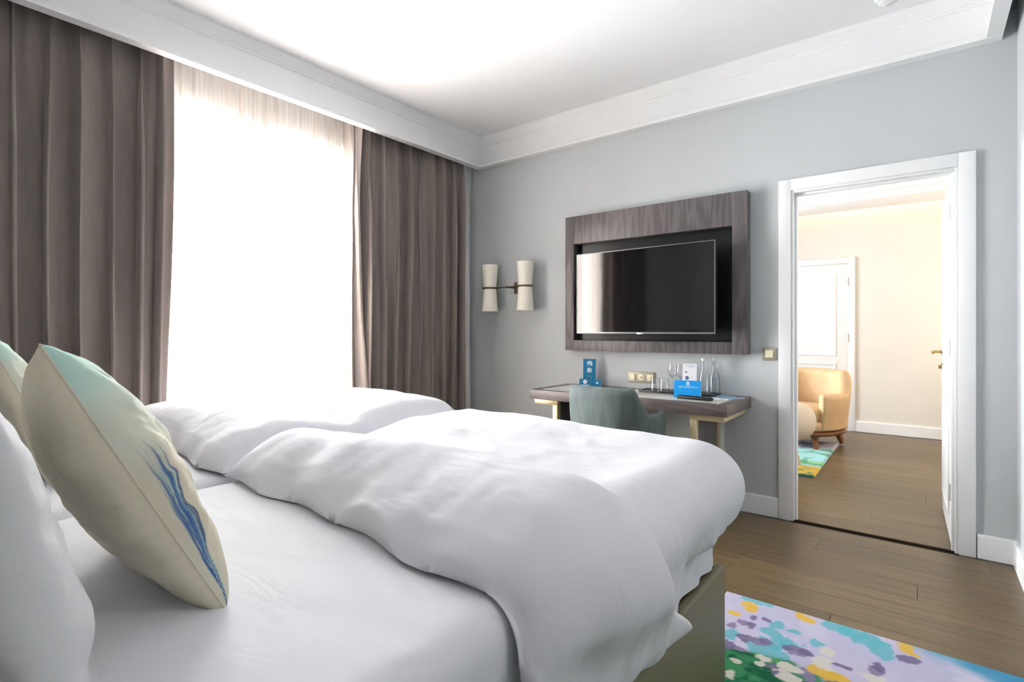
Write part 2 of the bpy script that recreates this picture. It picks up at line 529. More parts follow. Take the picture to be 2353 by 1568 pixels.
struct(box('wall_added_hall_front', (XR + 0.12, 1.8, 2.85, 2.97, -0.0125, 2.5), M['wall'], None, 0), 'grey end wall of the added unseen hall', 'wall')
struct(box('ceiling_added_hall', (XR + 0.12, 1.8, YB, 2.85, 2.42, 2.5), M['white'], None, 0), 'low white ceiling of the added unseen hall', 'ceiling')
# window wall with two window openings (bedroom, lounge)
W1 = (0.98, 2.52, 0.30, 2.55)     # y0, y1, z0, z1
W2 = (4.8, 6.4, 0.4, 2.5)
bm = bmesh.new()
x0, x1 = XL - 0.2, XL
add_box(bm, x0, x1, YB - 0.12, W1[0], -0.0125, ZC + 0.1)
add_box(bm, x0, x1, W1[1], YW, -0.0125, ZC + 0.1)
add_box(bm, x0, x1, W1[0], W1[1], -0.0125, W1[2])
add_box(bm, x0, x1, W1[0], W1[1], W1[3], ZC + 0.1)
wall_left = from_bm('wall_left', bm, M['wall'])
struct(wall_left, 'grey window wall behind the drapes', 'wall')
bm = bmesh.new()
add_box(bm, x0, x1, YW + WT, W2[0], -0.0125, ZC + 0.1)
add_box(bm, x0, x1, W2[1], YF, -0.0125, ZC + 0.1)
add_box(bm, x0, x1, W2[0], W2[1], -0.0125, W2[2])
add_box(bm, x0, x1, W2[0], W2[1], W2[3], ZC + 0.1)
struct(from_bm('wall_lounge_left', bm, M['lounge']), 'cream window wall of the lounge', 'wall')
struct(box('wall_far', (XL - 0.2, 2.4, YF, YF + 0.12, -0.0125, ZC + 0.1), M['lounge'], None, 0), 'cream far wall of the lounge seen through the doorway', 'wall')
struct(box('wall_lounge_right', (2.2, 2.32, YW + WT, YF, -0.0125, ZC + 0.1), M['lounge'], None, 0), 'cream right wall of the lounge', 'wall')
# ceilings
bm = bmesh.new()
add_box(bm, XL - 0.2, 0.32, YB - 0.1, YW + 0.02, ZC, ZC + 0.1)
add_box(bm, 0.28, 0.32, YB - 0.1, YW + 0.02, ZC + 0.1, 3.32)          # upstand of the narrow slot along the right wall
add_box(bm, 0.28, XR + 0.12, YB - 0.1, YW + 0.02, 3.32, 3.40)
struct(from_bm('ceiling', bm, M['white']), 'white ceiling over the bedroom', 'ceiling')
struct(box('ceiling_lounge', (XL - 0.2, 2.4, YW + 0.02, YF + 0.1, ZC, ZC + 0.1), M['white'], None, 0), 'white ceiling over the lounge', 'ceiling')

# ---- cornice: dropped band with lip and stepped moulding
CB = 2.685
def cornice(s):
    """profile (p outward from wall into the room, z)"""
    return [(-0.04, CB + s), (0.024, CB + s), (0.024, CB + 0.014), (0.016, CB + 0.016), (0.016, CB + 0.028), (0.004, CB + 0.032), (0.0, CB + 0.04),
            (0.0, 2.872), (0.010, 2.876), (0.014, 2.886), (0.022, 2.890), (0.030, 2.900), (0.046, 2.916), (0.056, 2.922), (0.060, 2.930), (0.060, ZC + 0.001), (-0.04, ZC + 0.001)]
XP = -3.224   # pelmet face
YP = YW - 0.04
XQ = 0.280
t1 = prism('trim_1', [(XP + p, z) for p, z in cornice(0.0012)], 'y', YB, YW, M['trim'], None, True)
struct(t1, 'white pelmet band with moulding above the curtains', 'trim')
t2 = prism('trim_2', [(YP - p, z) for p, z in cornice(0.0)], 'x', XP - 0.0395, XQ + 0.0405, M['trim'], None, True)
struct(t2, 'white cornice band along the television wall', 'trim')
t3 = prism('trim_3', [(XQ - p, z) for p, z in cornice(0.0012)], 'y', YB, YW - 0.0006, M['trim'], None, True)
struct(t3, 'white cornice band along the right side', 'trim')

# ---- baseboards
def baseboard(name, axis, plane, a0, a1, sgn, label, h=0.125):
    prof = [(plane, 0.0), (plane + sgn * 0.016, 0.0), (plane + sgn * 0.016, h - 0.01), (plane + sgn * 0.011, h), (plane, h)]
    o = prism(name, prof, axis, a0, a1, M['trim'])
    return struct(o, label, 'baseboard')
baseboard('baseboard_front', 'x', YW, XL, DX0 - 0.085, -1, 'white baseboard under the desk left of the doorway')
baseboard('baseboard_front_right', 'x', YW, DX1 + 0.09, XR, -1, 'short white baseboard between doorway and right wall')
baseboard('baseboard_right', 'y', XR, YB, YW - 0.016, -1, 'white baseboard along the right wall')
baseboard('baseboard_far', 'x', YF, -0.63, 2.2, -1, 'white baseboard on the far lounge wall')
baseboard('baseboard_back', 'x', YB, XL, XR, 1, 'white baseboard behind the headboard')

# ---- windows
def window(name, W, label):
    e = empty(name, (XL - 0.12, (W[0] + W[1]) / 2, W[2]))
    struct(e, label, 'window')
    hw = (W[1] - W[0]) / 2; h = W[3] - W[2]
    fr = 0.06
    bm = bmesh.new()
    add_box(bm, -0.04, 0.04, -hw, -hw + fr, 0, h); add_box(bm, -0.04, 0.04, hw - fr, hw, 0, h)
    add_box(bm, -0.04, 0.04, -hw + fr, hw - fr, 0, fr); add_box(bm, -0.04, 0.04, -hw + fr, hw - fr, h - fr, h)
    from_bm('window_frame', bm, M['trim'], e)
    box('window_mullion', (-0.045, 0.045, -0.06, 0.06, fr, h - fr), M['trim'], e, 0.004)
    for s in (-1, 1):
        a, b = sorted((s * 0.06, s * (hw - fr)))
        bm = bmesh.new(); sb = 0.05
        add_box(bm, -0.03, 0.03, a, a + sb, fr, h - fr); add_box(bm, -0.03, 0.03, b - sb, b, fr, h - fr)
        add_box(bm, -0.03, 0.03, a + sb, b - sb, fr, fr + sb); add_box(bm, -0.03, 0.03, a + sb, b - sb, h - fr - sb, h - fr)
        sash = from_bm('window_sash', bm, M['trim'], e)
        box('pane', (-0.003, 0.003, a + sb, b - sb, fr + sb, h - fr - sb), M['pane'], sash, 0)
    return e
window('window_1', W1, 'bright double casement window behind the sheer curtain')
window('window_2', W2, 'lounge window on the facade side')

# ---- bedroom doorway: casing and jamb
def casing(parent, x0, x1, zt, y, sgn, cw=0.085):
    """flat architrave with a stepped inner bead, on the plane y, projecting sgn*y"""
    yo = y + sgn * 0.022
    yi = y + sgn * 0.014
    a, b = sorted((y, yo)); c, d = sorted((y, yi))
    for xs in ((x0 - cw, x0 - 0.014), (x1 + 0.014, x1 + cw)):
        box('casing_side', (xs[0], xs[1], a, b, 0, zt + cw), M['trim'], parent, 0.003)
    box('casing_head', (x0 - 0.014, x1 + 0.014, a, b, zt + 0.014, zt + cw), M['trim'], parent, 0.003)
    for xs in ((x0 - 0.014, x0), (x1, x1 + 0.014)):
        box('casing_bead', (xs[0], xs[1], c, d, 0, zt + 0.014), M['trim'], parent, 0.002)
    box('casing_bead', (x0, x1, c, d, zt, zt + 0.014), M['trim'], parent, 0.002)

d1 = empty('door_1', (0, YW, 0))
struct(d1, 'white panelled door standing open into the lounge with wide casing', 'door')
casing(d1, DX0, DX1, DZ, 0, -1)
casing(d1, DX0, DX1, DZ, WT, 1)
box('jamb', (DX0 - 0.02, DX0, 0, WT, 0, DZ + 0.02), M['trim'], d1, 0.001)
box('jamb', (DX1, DX1 + 0.02, 0, WT, 0, DZ + 0.02), M['trim'], d1, 0.001)
box('head_jamb', (DX0, DX1, 0, WT, DZ, DZ + 0.02), M['trim'], d1, 0.001)
box('door_stop', (DX1 - 0.014, DX1, 0.02, 0.055, 0, DZ), M['trim'], d1, 0.002)
box('door_stop', (DX0, DX0 + 0.014, 0.02, 0.055, 0, DZ), M['trim'], d1, 0.002)
box('door_stop', (DX0 + 0.014, DX1 - 0.014, 0.02, 0.055, DZ - 0.014, DZ), M['trim'], d1, 0.002)

def door_leaf(parent, wdt, hgt, th, panels, mirror=1):
    """leaf in local x (0..wdt), z; thickness in y (-th..0); raised mouldings round recessed panels on both faces"""
    leaf = box('door_leaf', (0, wdt, -th, 0, 0.006, hgt), M['trim'], parent, 0.002)
    for (a, b, c, d) in panels:
        for (yf, s) in ((0, 1), (-th, -1)):
            bm = bmesh.new()
            def ring(inset, dy):
                return [(a + inset, yf + s * dy, c + inset), (b - inset, yf + s * dy, c + inset), (b - inset, yf + s * dy, d - inset), (a + inset, yf + s * dy, d - inset)]
            rs = [[bm.verts.new(p) for p in ring(i, h)] for i, h in ((0, -0.001), (0.004, 0.007), (0.016, 0.009), (0.024, 0.004), (0.036, 0.002), (0.040, 0.0005))]
            for A, B in zip(rs, rs[1:]):
                for k in range(4):
                    bm.faces.new((A[k], A[(k + 1) % 4], B[(k + 1) % 4], B[k]))
            bm.faces.new(rs[-1])
            from_bm('door_panel', bm, M['trim'], leaf)
    return leaf

# leaf hinged at the right jamb, opened a little past a right angle
lw = DX1 - DX0 - 0.008
leaf_e = door_leaf(d1, lw, 2.035, 0.04, [(0.11, lw - 0.11, 1.02, 1.92), (0.11, lw - 0.11, 0.83, 0.97), (0.11, lw - 0.11, 0.14, 0.78)])
leaf_e.location = (DX1 - 0.012, WT + 0.002, 0)
leaf_e.rotation_euler = (0, 0, R(91.5))
def lever(parent, x, z, yface, s, dirx):
    bm = bmesh.new()
    add_box(bm, x - 0.02, x + 0.02, *sorted((yface, yface + s * 0.008)), z - 0.025, z + 0.025, 0.002)
    rs = from_bm('handle_rose', bm, M['brass'], parent, True, 35)
    tube('door_handle', [(x, yface + s * 0.006, z), (x, yface + s * 0.045, z), (x + dirx * 0.012, yface + s * 0.054, z), (x + dirx * 0.06, yface + s * 0.056, z), (x + dirx * 0.12, yface + s * 0.055, z - 0.004)], [0.009, 0.009, 0.010, 0.009, 0.008], M['brass'], parent, 12)
    bm = bmesh.new()
    add_box(bm, x - 0.017, x + 0.017, *sorted((yface, yface + s * 0.008)), z - 0.125, z - 0.075, 0.003)
    add_box(bm, x - 0.006, x + 0.006, *sorted((yface + s * 0.008, yface + s * 0.022)), z - 0.112, z - 0.088, 0.003)
    from_bm('lock_turn', bm, M['brass'], parent, True, 35)
lever(leaf_e, lw - 0.055, 1.05, 0, 1, -1)
lever(leaf_e, lw - 0.055, 1.05, -0.04, -1, -1)
for hz in (0.25, 1.05, 1.8):
    tube('hinge', [(0.0, 0.004, hz), (0.0, 0.004, hz + 0.09)], 0.007, M['steel'], leaf_e, 10)

# ---- far door in the lounge wall
fx1 = -0.70
fx0 = fx1 - 0.82
d2 = empty('door_2', (0, YF, 0))
struct(d2, 'closed white panelled door behind the tan armchair in the lounge', 'door')
casing(d2, fx0, fx1, 1.99, 0, -1, 0.07)
fl = door_leaf(d2, 0.82, 1.985, 0.03, [(0.12, 0.70, 0.88, 1.88), (0.12, 0.70, 0.62, 0.80), (0.12, 0.70, 0.10, 0.54)])
fl.location = (fx0, 0.018, 0)
for hz in (0.35, 1.05, 1.72):
    tube('hinge', [(fx1 - 0.002, -0.018, hz), (fx1 - 0.002, -0.018, hz + 0.1)], 0.008, M['steel'], d2, 10)

# ---- lounge light cove along the far wall
cv = empty('trim_4', (0, YF, 2.6))
struct(cv, 'white dropped ceiling band with warm cove light in the lounge', 'trim')
box('cove_band', (XL, 2.2, -0.60, -0.09, 0.0, 0.08), M['white'], cv, 0.004)
box('cove_riser', (XL, 2.2, -0.60, -0.54, 0.08, 0.346), M['white'], cv, 0.002)
box('led_strip', (XL + 0.05, 2.15, -0.089, -0.080, 0.03, 0.06), M['led'], cv, 0)

# lounge lamp: warm pool of light on the right (the lamp itself stands behind the wall)
l = bpy.data.lights.new('lounge_lamp', 'POINT'); l.energy = 24; l.color = (1.0, 0.76, 0.48); l.shadow_soft_size = 0.15
lo = bpy.data.objects.new('lounge_lamp', l); COL.objects.link(lo); lo.location = (1.15, 6.6, 1.35)
l = bpy.data.lights.new('lounge_fill_light', 'POINT'); l.energy = 19; l.color = (1.0, 0.95, 0.88); l.shadow_soft_size = 0.25  # added fill light without a fixture, brightens the lounge
lo = bpy.data.objects.new('lounge_fill_light', l); COL.objects.link(lo); lo.location = (0.9, 5.4, 2.35)

# ---- added fill lamp in the unseen hall, brightening the near side of the bed
hl = empty('hall_fill_lamp', (1.05, 1.15, 2.42))
tag(hl, 'added unseen round fill lamp on the low hall ceiling', 'fill lamp')
lathe('fill_lamp_base', [(0, -0.02), (0.17, -0.02), (0.175, -0.015), (0.175, 0.0), (0, 0)], M['plastic_white'], hl, n=40)
lathe('fill_lamp_dome', [(0.165, -0.02), (0.160, -0.045), (0.14, -0.065), (0.09, -0.08), (0.0, -0.085)], M['opal'], hl, n=40)

# ---- smoke detector
sd = empty('smoke_detector', (-0.146, 3.375, ZC))
tag(sd, 'small round white smoke detector on the ceiling near the cornice', 'smoke detector')
lathe('housing', [(0, -0.046), (0.030, -0.045), (0.042, -0.036), (0.050, -0.022), (0.055, -0.012), (0.055, 0.0), (0, 0)], M['plastic_white'], sd, n=32)
lathe('vent_ring', [(0.044, -0.034), (0.047, -0.034), (0.049, -0.030), (0.046, -0.029)], M['palegrey'], sd, n=32, closed=True)

# ================================================================== CURTAINS
def curtain(name, y0, y1, xc, z0, z1, pleats, amp, seed, material, label, cat, rows=46, per=18, top_amp=0.55, curl0=0.0, curl1=0.0, lean0=0.0, lean1=0.0, thick=0.003):
    rng = np.random.RandomState(seed)
    n = pleats * per + 1
    u = np.linspace(0, 1, n)
    wd = 0.7 + rng.rand(pleats) * 0.6
    edges = np.concatenate([[0], np.cumsum(wd)]) / wd.sum()
    ph = np.interp(u, edges, np.arange(pleats + 1))      # phase in pleats
    aa = 0.55 + 0.6 * rng.rand(pleats + 2)
    A = np.interp(ph, np.arange(pleats + 2), aa)
    zz = np.linspace(0, 1, rows)                          # 0 floor, 1 top
    P = np.zeros((rows, n, 3))
    for i, v in enumerate(zz):
        top = sstep(0.72, 1.0, v)
        drift = 0.35 * fbm(u * 5, np.full(n, v * 1.2), seed, 2)
        w1 = np.sin(2 * PI * (ph + drift * (1 - top)))
        sharp = np.sign(w1) * np.abs(w1) ** 0.8
        w2 = np.sin(2 * PI * (ph * 2.0 + 0.3 + 0.8 * vnoise(u * 9, np.zeros(n), seed + 5))) * (0.28 + 0.35 * top)
        w3 = fbm(u * pleats * 0.9, np.full(n, v * 2.2), seed + 9, 3) * 0.45
        k = amp * (1 - (1 - top_amp) * top)
        x = xc + k * A * (sharp + w2) * 0.8 + k * w3
        sway = 0.25 * (y1 - y0) / pleats * np.sin(2 * PI * (ph + 0.22 + drift)) * (0.6 + 0.4 * (1 - top))
        y = y0 + (y1 - y0) * u + sway
        y = y + lean0 * (1 - v) * (1 - u) ** 3 + lean1 * (1 - v) * u ** 3
        x = x - curl0 * np.exp(-(u / 0.055) ** 2) - curl1 * np.exp(-((1 - u) / 0.035) ** 2)
        P[i, :, 0] = x; P[i, :, 1] = y; P[i, :, 2] = z0 + (z1 - z0) * v
    if thick:
        dx = np.gradient(P[:, :, 0], axis=1); dy = np.gradient(P[:, :, 1], axis=1)
        ln = np.sqrt(dx * dx + dy * dy) + 1e-9
        Q = P.copy(); Q[:, :, 0] -= dy / ln * thick; Q[:, :, 1] += dx / ln * thick
        o = closed_sheet(name, P, Q, material)
    else:
        o = grid_obj(name, P, material)
    tag(o, label, cat)
    return o

c1 = curtain('curtain', 0.22, 1.175, -3.362, 0.012, 2.93, 8, 0.064, 3, M['drape'], 'taupe drape gathered on the near side of the window behind the pillows', 'curtain', curl1=0.05, lean1=-0.05)
c2 = curtain('curtain', 2.36, 3.56, -3.352, 0.012, 2.93, 10, 0.074, 5, M['drape'], 'taupe drape gathered between the window and the wall lamp', 'curtain', curl0=0.05, lean0=0.0)
# pale lining turned out along the leading edge of the far drape
rows, cols_ = 40, 24
vv = np.linspace(0, 1, rows)[:, None]; uu = np.linspace(0, 1, cols_)[None, :]
wl_ = 0.055 + 0.10 * (1 - vv) ** 1.3 + 0.02 * np.sin(vv * 7)
yl = 2.365 - 0.02 * (1 - vv) + wl_ * uu + 0 * uu
xl_ = -3.452 + 0.125 * np.sin(uu * PI * 0.62) + 0.012 * np.sin(uu * 9 + vv * 5) + 0.006 * np.sin(vv * 17 + uu * 4)
G = np.stack([xl_ + 0 * yl, yl, 0.014 + 2.9 * vv + 0 * yl], -1)
G2 = G.copy(); G2[..., 0] -= 0.002; G2[..., 1] += 0.001
closed_sheet('lining', G, G2, M['lining'], c2)
for c_ in (c1, c2): c_['group'] = 'taupe window drapes'
curtain('sheer_curtain', 0.95, 2.72, -3.50, 0.015, 2.93, 20, 0.022, 14, M['sheer'], 'thin white sheer curtain glowing in front of the window', 'curtain', rows=24, per=12, top_amp=0.8, thick=0)
# rail hidden above the pelmet edge
rl = box('curtain_rail', (-3.40, -3.35, 0.1, 3.62, 2.932, 2.945), M['steel'], None, 0.002)
tag(rl, 'slim steel curtain rail hidden behind the white pelmet', 'curtain rail')

# ================================================================== BEDS
BX = -0.512     # near side of the bed
BYF = 1.80      # foot
BYH = -0.18     # head
MZ0, MZ1 = 0.42, 0.73
DIV = -1.705
FAR = -2.90

def bed_base(xa, xb, near, label):
    e = empty('bed_base', ((xa + xb) / 2, (BYH + BYF) / 2, 0))
    tag(e, label, 'bed base', 'upholstered twin bed bases')
    hx = (xb - xa) / 2; hy = (BYF - BYH) / 2
    t = 0.035
    box('platform', (-hx + t, hx - t, -hy + t, hy - t, 0.07, 0.405), M['fabric_base'], e, 0.004)
    for nm, d in (('side_panel', (hx - t, hx, -hy, hy, 0.035, 0.42)), ('side_panel', (-hx, -hx + t, -hy, hy, 0.035, 0.42)), ('foot_panel', (-hx + t, hx - t, hy - t, hy, 0.035, 0.42)), ('head_panel', (-hx + t, hx - t, -hy, -hy + t, 0.035, 0.42))):
        box(nm, d, M['fabric_base'], e, 0.010, 3)
    for sx in (-1, 1):
        for sy in (-1, 1):
            bm = bmesh.new(); add_lathe(bm, [(0, 0), (0.022, 0), (0.028, 0.07), (0, 0.07)], (sx * (hx - 0.24), sy * (hy - 0.10), 0), 16)
            from_bm('leg', bm, M['darkwood'], e, True, 40)
    return e
bed_base(DIV + 0.004, BX, True, 'olive taupe upholstered bed base of the near bed beside the rug')
bed_base(FAR, DIV - 0.004, False, 'olive taupe upholstered bed base of the far bed by the curtains')

def mattress(xa, xb, ya, yb, label, seed):
    """rounded box with a slightly wavy fitted sheet"""
    e = empty('mattress', ((xa + xb) / 2, (ya + yb) / 2, MZ0))
    tag(e, label, 'mattress', 'mattresses under white fitted sheets')
    hx = (xb - xa) / 2; hy = (yb - ya) / 2; h = MZ1 - MZ0
    nu, nv = 90, 140
    r = 0.055
    # top sheet drape: square grid wrapped over the rounded edges
    drop = h - 0.01
    L = lambda half: half - r + r * PI / 2 + (drop - r)
    a = np.linspace(-L(hx), L(hx), nu); b = np.linspace(-L(hy), L(hy), nv)
    A, B = np.meshgrid(a, b, indexing='ij')
    ex = np.maximum(np.abs(A) - (hx - r), 0); ey = np.maximum(np.abs(B) - (hy - r), 0)
    ee = (ex ** 8 + ey ** 8) ** (1 / 8.0)
    phi = np.arctan2(ey, ex + 1e-12)
    hor = np.where(ee < r * PI / 2, r * np.sin(np.minimum(ee / r, PI / 2)), r)
    dz = np.where(ee < r * PI / 2, r * (1 - np.cos(np.minimum(ee / r, PI / 2))), r + ee - r * PI / 2)
    P = np.zeros((nu, nv, 3))
    P[..., 0] = np.sign(A) * (np.minimum(np.abs(A), hx - r) + hor * np.cos(phi))
    P[..., 1] = np.sign(B) * (np.minimum(np.abs(B), hy - r) + hor * np.sin(phi))
    wr = 0.004 * fbm(A * 3 + B * 1.2, B * 7 - A * 2, seed, 4) + 0.006 * fbm(A * 2, B * 2, seed + 4, 2)
    side = np.clip(dz / drop, 0, 1)
    P[..., 2] = h - dz + wr * (1 - side)
    puck = 0.006 * side * np.sin(40 * (A + B) + 4 * fbm(A * 4, B * 4, seed + 2, 2))
    nrm = np.stack([np.sign(A) * np.cos(phi), np.sign(B) * np.sin(phi)], -1)
    P[..., 0] += np.where(ee > 0, nrm[..., 0] * puck, 0); P[..., 1] += np.where(ee > 0, nrm[..., 1] * puck, 0)
    o = grid_obj('fitted_sheet', P, M['sheet'], e)
    box('mattress_core', (-hx + 0.012, hx - 0.012, -hy + 0.012, hy - 0.012, 0.0, h - 0.02), M['pillow'], e, 0.04, 4)
    return e
mattress(DIV + 0.006, BX - 0.022, BYH + 0.02, BYF - 0.03, 'white sheeted mattress of the near bed under the printed cushion', 1)
mattress(FAR + 0.01, DIV - 0.006, BYH + 0.02, BYF - 0.03, 'white sheeted mattress of the far bed beside the curtains', 2)

def buckle(P, e2u, e2v, seed, iters=130, anchor=0.016, bend=0.22):
    """cloth relaxation: rest lengths a little longer than the drawn shape, so the cover buckles into creases"""
    n, m = P.shape[:2]
    rng = np.random.RandomState(seed)
    du = np.gradient(P, axis=0); dv = np.gradient(P, axis=1)
    N = np.cross(du, dv); N /= (np.linalg.norm(N, axis=-1, keepdims=True) + 1e-12)
    I_, J_ = np.meshgrid(np.arange(n), np.arange(m), indexing='ij')
    X = P + N * (0.004 * fbm(I_ / 9.0, J_ / 9.0, seed, 2))[..., None]
    pin = np.ones((n, m, 1)); pin[0] = pin[-1] = 0; pin[:, 0] = pin[:, -1] = 0
    def rest(s0, s1, ex):
        return np.linalg.norm(P[s1] - P[s0], axis=-1, keepdims=True) * (1 + ex[s0][..., None])
    cons = []
    A = slice(None)
    for st, k in ((1, 1.0), (8, bend)):
        for off in range(2 * st):
            a = np.arange(off, n - st, 2 * st)
            if len(a): cons.append((np.ix_(a, np.arange(m)), np.ix_(a + st, np.arange(m)), k, e2u))
            a = np.arange(off, m - st, 2 * st)
            if len(a): cons.append((np.ix_(np.arange(n), a), np.ix_(np.arange(n), a + st), k, e2v))
    for sg in (1, -1):
        for off in range(2):
            a = np.arange(off, n - 1, 2)
            j0 = np.arange(0, m - 1) if sg == 1 else np.arange(1, m)
            cons.append((np.ix_(a, j0), np.ix_(a + 1, j0 + sg), 0.25, (e2u + e2v) / 2))
    rs = [rest(s0, s1, ex) for s0, s1, k, ex in cons]
    for it in range(iters):
        for (s0, s1, k, ex), L in zip(cons, rs):
            d = X[s1] - X[s0]
            ln = np.linalg.norm(d, axis=-1, keepdims=True) + 1e-9
            c = (0.5 * k) * (1 - L / ln) * d
            X[s0] += c * pin[s0]; X[s1] -= c * pin[s1]
        X += anchor * (P - X)
    for it in range(3):
        X[1:-1, 1:-1] = 0.5 * X[1:-1, 1:-1] + 0.125 * (X[2:, 1:-1] + X[:-2, 1:-1] + X[1:-1, 2:] + X[1:-1, :-2])
    return X

def duvet(xl, xr, yh, yf, zt, label, drop_right, drop_left, drop_foot, thick, seed, ridge=None, dents=()):
    """quilt draped over the mattress. yh(p) head edge; drop_*(q or p) how far it hangs"""
    n, m = 190, 200
    r = 0.075
    s = np.linspace(0, 1, n)[:, None]; t = np.linspace(0, 1, m)[None, :]
    arc = lambda d: r * PI / 2 + np.maximum(d - r, 0) - r if True else 0
    q0 = yh
    qmax = yf + arc(drop_foot)
    # first guess of p for the head line, then of q
    p_lin = xl + s * (xr - xl)
    Q = q0(p_lin) + t * (qmax - q0(p_lin))
    pmax = xr + np.where(drop_right(Q) > 0, arc(drop_right(Q)), 0)
    pmin = xl - np.where(drop_left(Q) > 0, arc(drop_left(Q)), 0)
    Pp = pmin + s * (pmax - pmin)
    hasL = drop_left(Q) > 0
    hasR = drop_right(Q) > 0
    ax = np.where(hasR, np.maximum(Pp - (xr - r), 0), 0); al = np.where(hasL, np.maximum((xl + r) - Pp, 0), 0)
    a = np.maximum(ax, al); sg = np.where(al > ax, -1.0, 1.0)
    b = np.maximum(Q - (yf - r), 0)
    e = (a ** 5 + b ** 5) ** 0.2
    phi = np.arctan2(b, a + 1e-12)
    hor = np.where(e < r * PI / 2, r * np.sin(np.minimum(e / r, PI / 2)), r + 0.04 * (e - r * PI / 2))
    dz = np.where(e < r * PI / 2, r * (1 - np.cos(np.minimum(e / r, PI / 2))), r + e - r * PI / 2)
    S = np.zeros((n, m, 3))
    S[..., 0] = np.where(a > 0, np.where(sg > 0, xr - r, xl + r) + sg * hor * np.cos(phi), Pp)
    S[..., 1] = np.minimum(Q, yf - r) + np.where(b > 0, hor * np.sin(phi), 0)
    S[..., 2] = zt - dz
    if ridge is not None:      # loose corner swings out from the bed
        S[..., 0] += 0.014 * sstep(0.85, 1.15, Q) * sstep(1.26, 1.20, Q) * sstep(0.05, 0.24, dz) * (ax > 0)
    du = np.gradient(S, axis=0); dv = np.gradient(S, axis=1)
    N = np.cross(du, dv); N /= (np.linalg.norm(N, axis=-1, keepdims=True) + 1e-12)
    f = lambda d, w_: np.sqrt(np.clip(1 - (1 - np.clip(d / w_, 0, 1)) ** 2, 0, 1))
    side = sstep(0.02, 0.16, dz)
    T0 = thick(Pp, Q)
    T0 = T0 * (1 - side) + (0.035 + 0.2 * T0) * side
    head = f(Q - q0(Pp), 0.17)
    edge = head * f(qmax - Q, 0.06) * f(pmax - Pp, np.where(hasR, 0.045, 0.14)) * f(Pp - pmin, np.where(hasL, 0.05, 0.14))
    lump = 0.020 * fbm(Pp * 2.3, Q * 2.1, seed, 2) + 0.008 * fbm(Pp * 6 + Q * 2, Q * 5, seed + 3, 3)
    for (dx, dy, rad, dep) in dents:
        lump = lump - dep * np.exp(-(((Pp - dx) ** 2 + (Q - dy) ** 2) / rad ** 2))
    # creases running down the hanging side and across the head edge
    folds = side * (0.007 * np.sin(21 * Q + 3 * fbm(Q * 4, dz * 2, seed + 6, 2)) + 0.010 * fbm(Q * 14, dz * 2, seed + 8, 3))
    hw = np.exp(-((Q - q0(Pp)) / 0.16) ** 2)
    heads = hw * (0.012 * fbm(Pp * 9, Q * 3, seed + 12, 3))
    T = (T0 + lump * (1 - 0.6 * side) + folds + heads)
    if ridge is not None:
        T = T + ridge(Pp, Q)
    T = np.maximum(T, 0.014) * edge
    Top = S + N * T[..., None]
    Bot = S + N * 0.002
    Top = buckle(Top, e2u=0.010 + 0.010 * side, e2v=0.010 + 0.030 * side + 0.035 * hw, seed=seed)
    return Top, Bot

# near duvet
def near_head(p):
    return 0.745 - 0.075 * (p + 1.70) / 1.15 + 0.012 * np.sin(9 * p) + 0.008 * np.sin(23 * p + 1)
def near_drop_r(q):
    return 0.165 + 0.078 * (1 - sstep(1.185, 1.235, q)) + 0.006 * np.sin(14 * q)
def near_thick(p, q):
    right = sstep(-1.15, -0.60, p)
    return (0.105 - 0.022 * right) + (0.040 - 0.030 * right) * np.exp(-((q - 0.92) / 0.16) ** 2) + 0.006 * np.exp(-((p + 1.3) / 0.35) ** 2)
def near_ridge(p, q):
    # crest that leaves the head roll and runs down the hanging side to the loose corner
    qr = 0.955 + 0.26 * sstep(-0.54, -0.25, p) + 0.03 * sstep(-0.75, -1.05, p)
    d = q - qr
    hgt = 0.056 * sstep(-1.15, -0.45, p)
    return hgt * np.exp(-(np.minimum(d, 0) / 0.20) ** 2) * np.where(d > 0, np.exp(-(d / 0.012) ** 2), 1.0)
TN, BN = duvet(DIV - 0.01, BX - 0.002, near_head, BYF - 0.012, MZ1 + 0.008, '', near_drop_r, lambda q: 0 * q, 0.19, near_thick, 21, near_ridge,
               dents=((-1.58, 1.18, 0.15, 0.055), (-0.95, 1.5, 0.3, 0.01)))
o = closed_sheet('duvet', TN, BN, M['duvet'])
tag(o, 'white duvet on the near bed with a loose corner hanging over the base', 'duvet', 'white duvets folded down on the beds')

def far_head(p):
    return 0.735 + 0.045 * np.exp(-((p + 2.3) / 0.35) ** 2) + 0.010 * np.sin(8 * p + 1) + 0.008 * np.sin(21 * p)
def far_thick(p, q):
    return 0.075 + 0.030 * sstep(-2.85, -2.45, p) + 0.045 * np.exp(-((q - 1.55) / 0.3) ** 2) * np.exp(-((p + 2.2) / 0.5) ** 2) + 0.03 * np.exp(-((q - 1.0) / 0.15) ** 2)
TF, BF = duvet(FAR - 0.012, DIV - 0.03, far_head, BYF + 0.0, MZ1 + 0.008, '', lambda q: 0 * q, lambda q: 0.20 + 0.01 * np.sin(11 * q), 0.19, far_thick, 33, None,
               dents=((-2.45, 1.15, 0.16, 0.03), (-1.86, 1.25, 0.10, 0.02)))
o = closed_sheet('duvet', TF, BF, M['duvet'])
tag(o, 'white duvet on the far bed next to the bright window', 'duvet', 'white duvets folded down on the beds')

# headboard
hb = empty('headboard', ((BX + FAR) / 2, BYH - 0.07, 0))
tag(hb, 'olive taupe upholstered headboard behind the pillows', 'headboard')
hwid = (BX - FAR) / 2 + 0.12
box('board', (-hwid, hwid, -0.06, 0.0, 0.02, 1.20), M['fabric_base'], hb, 0.008)
for k in range(4):
    wseg = 2 * hwid / 4
    box('padded_panel', (-hwid + k * wseg + 0.004, -hwid + (k + 1) * wseg - 0.004, 0.0, 0.035, 0.45, 1.19), M['fabric_base'], hb, 0.016, 4)

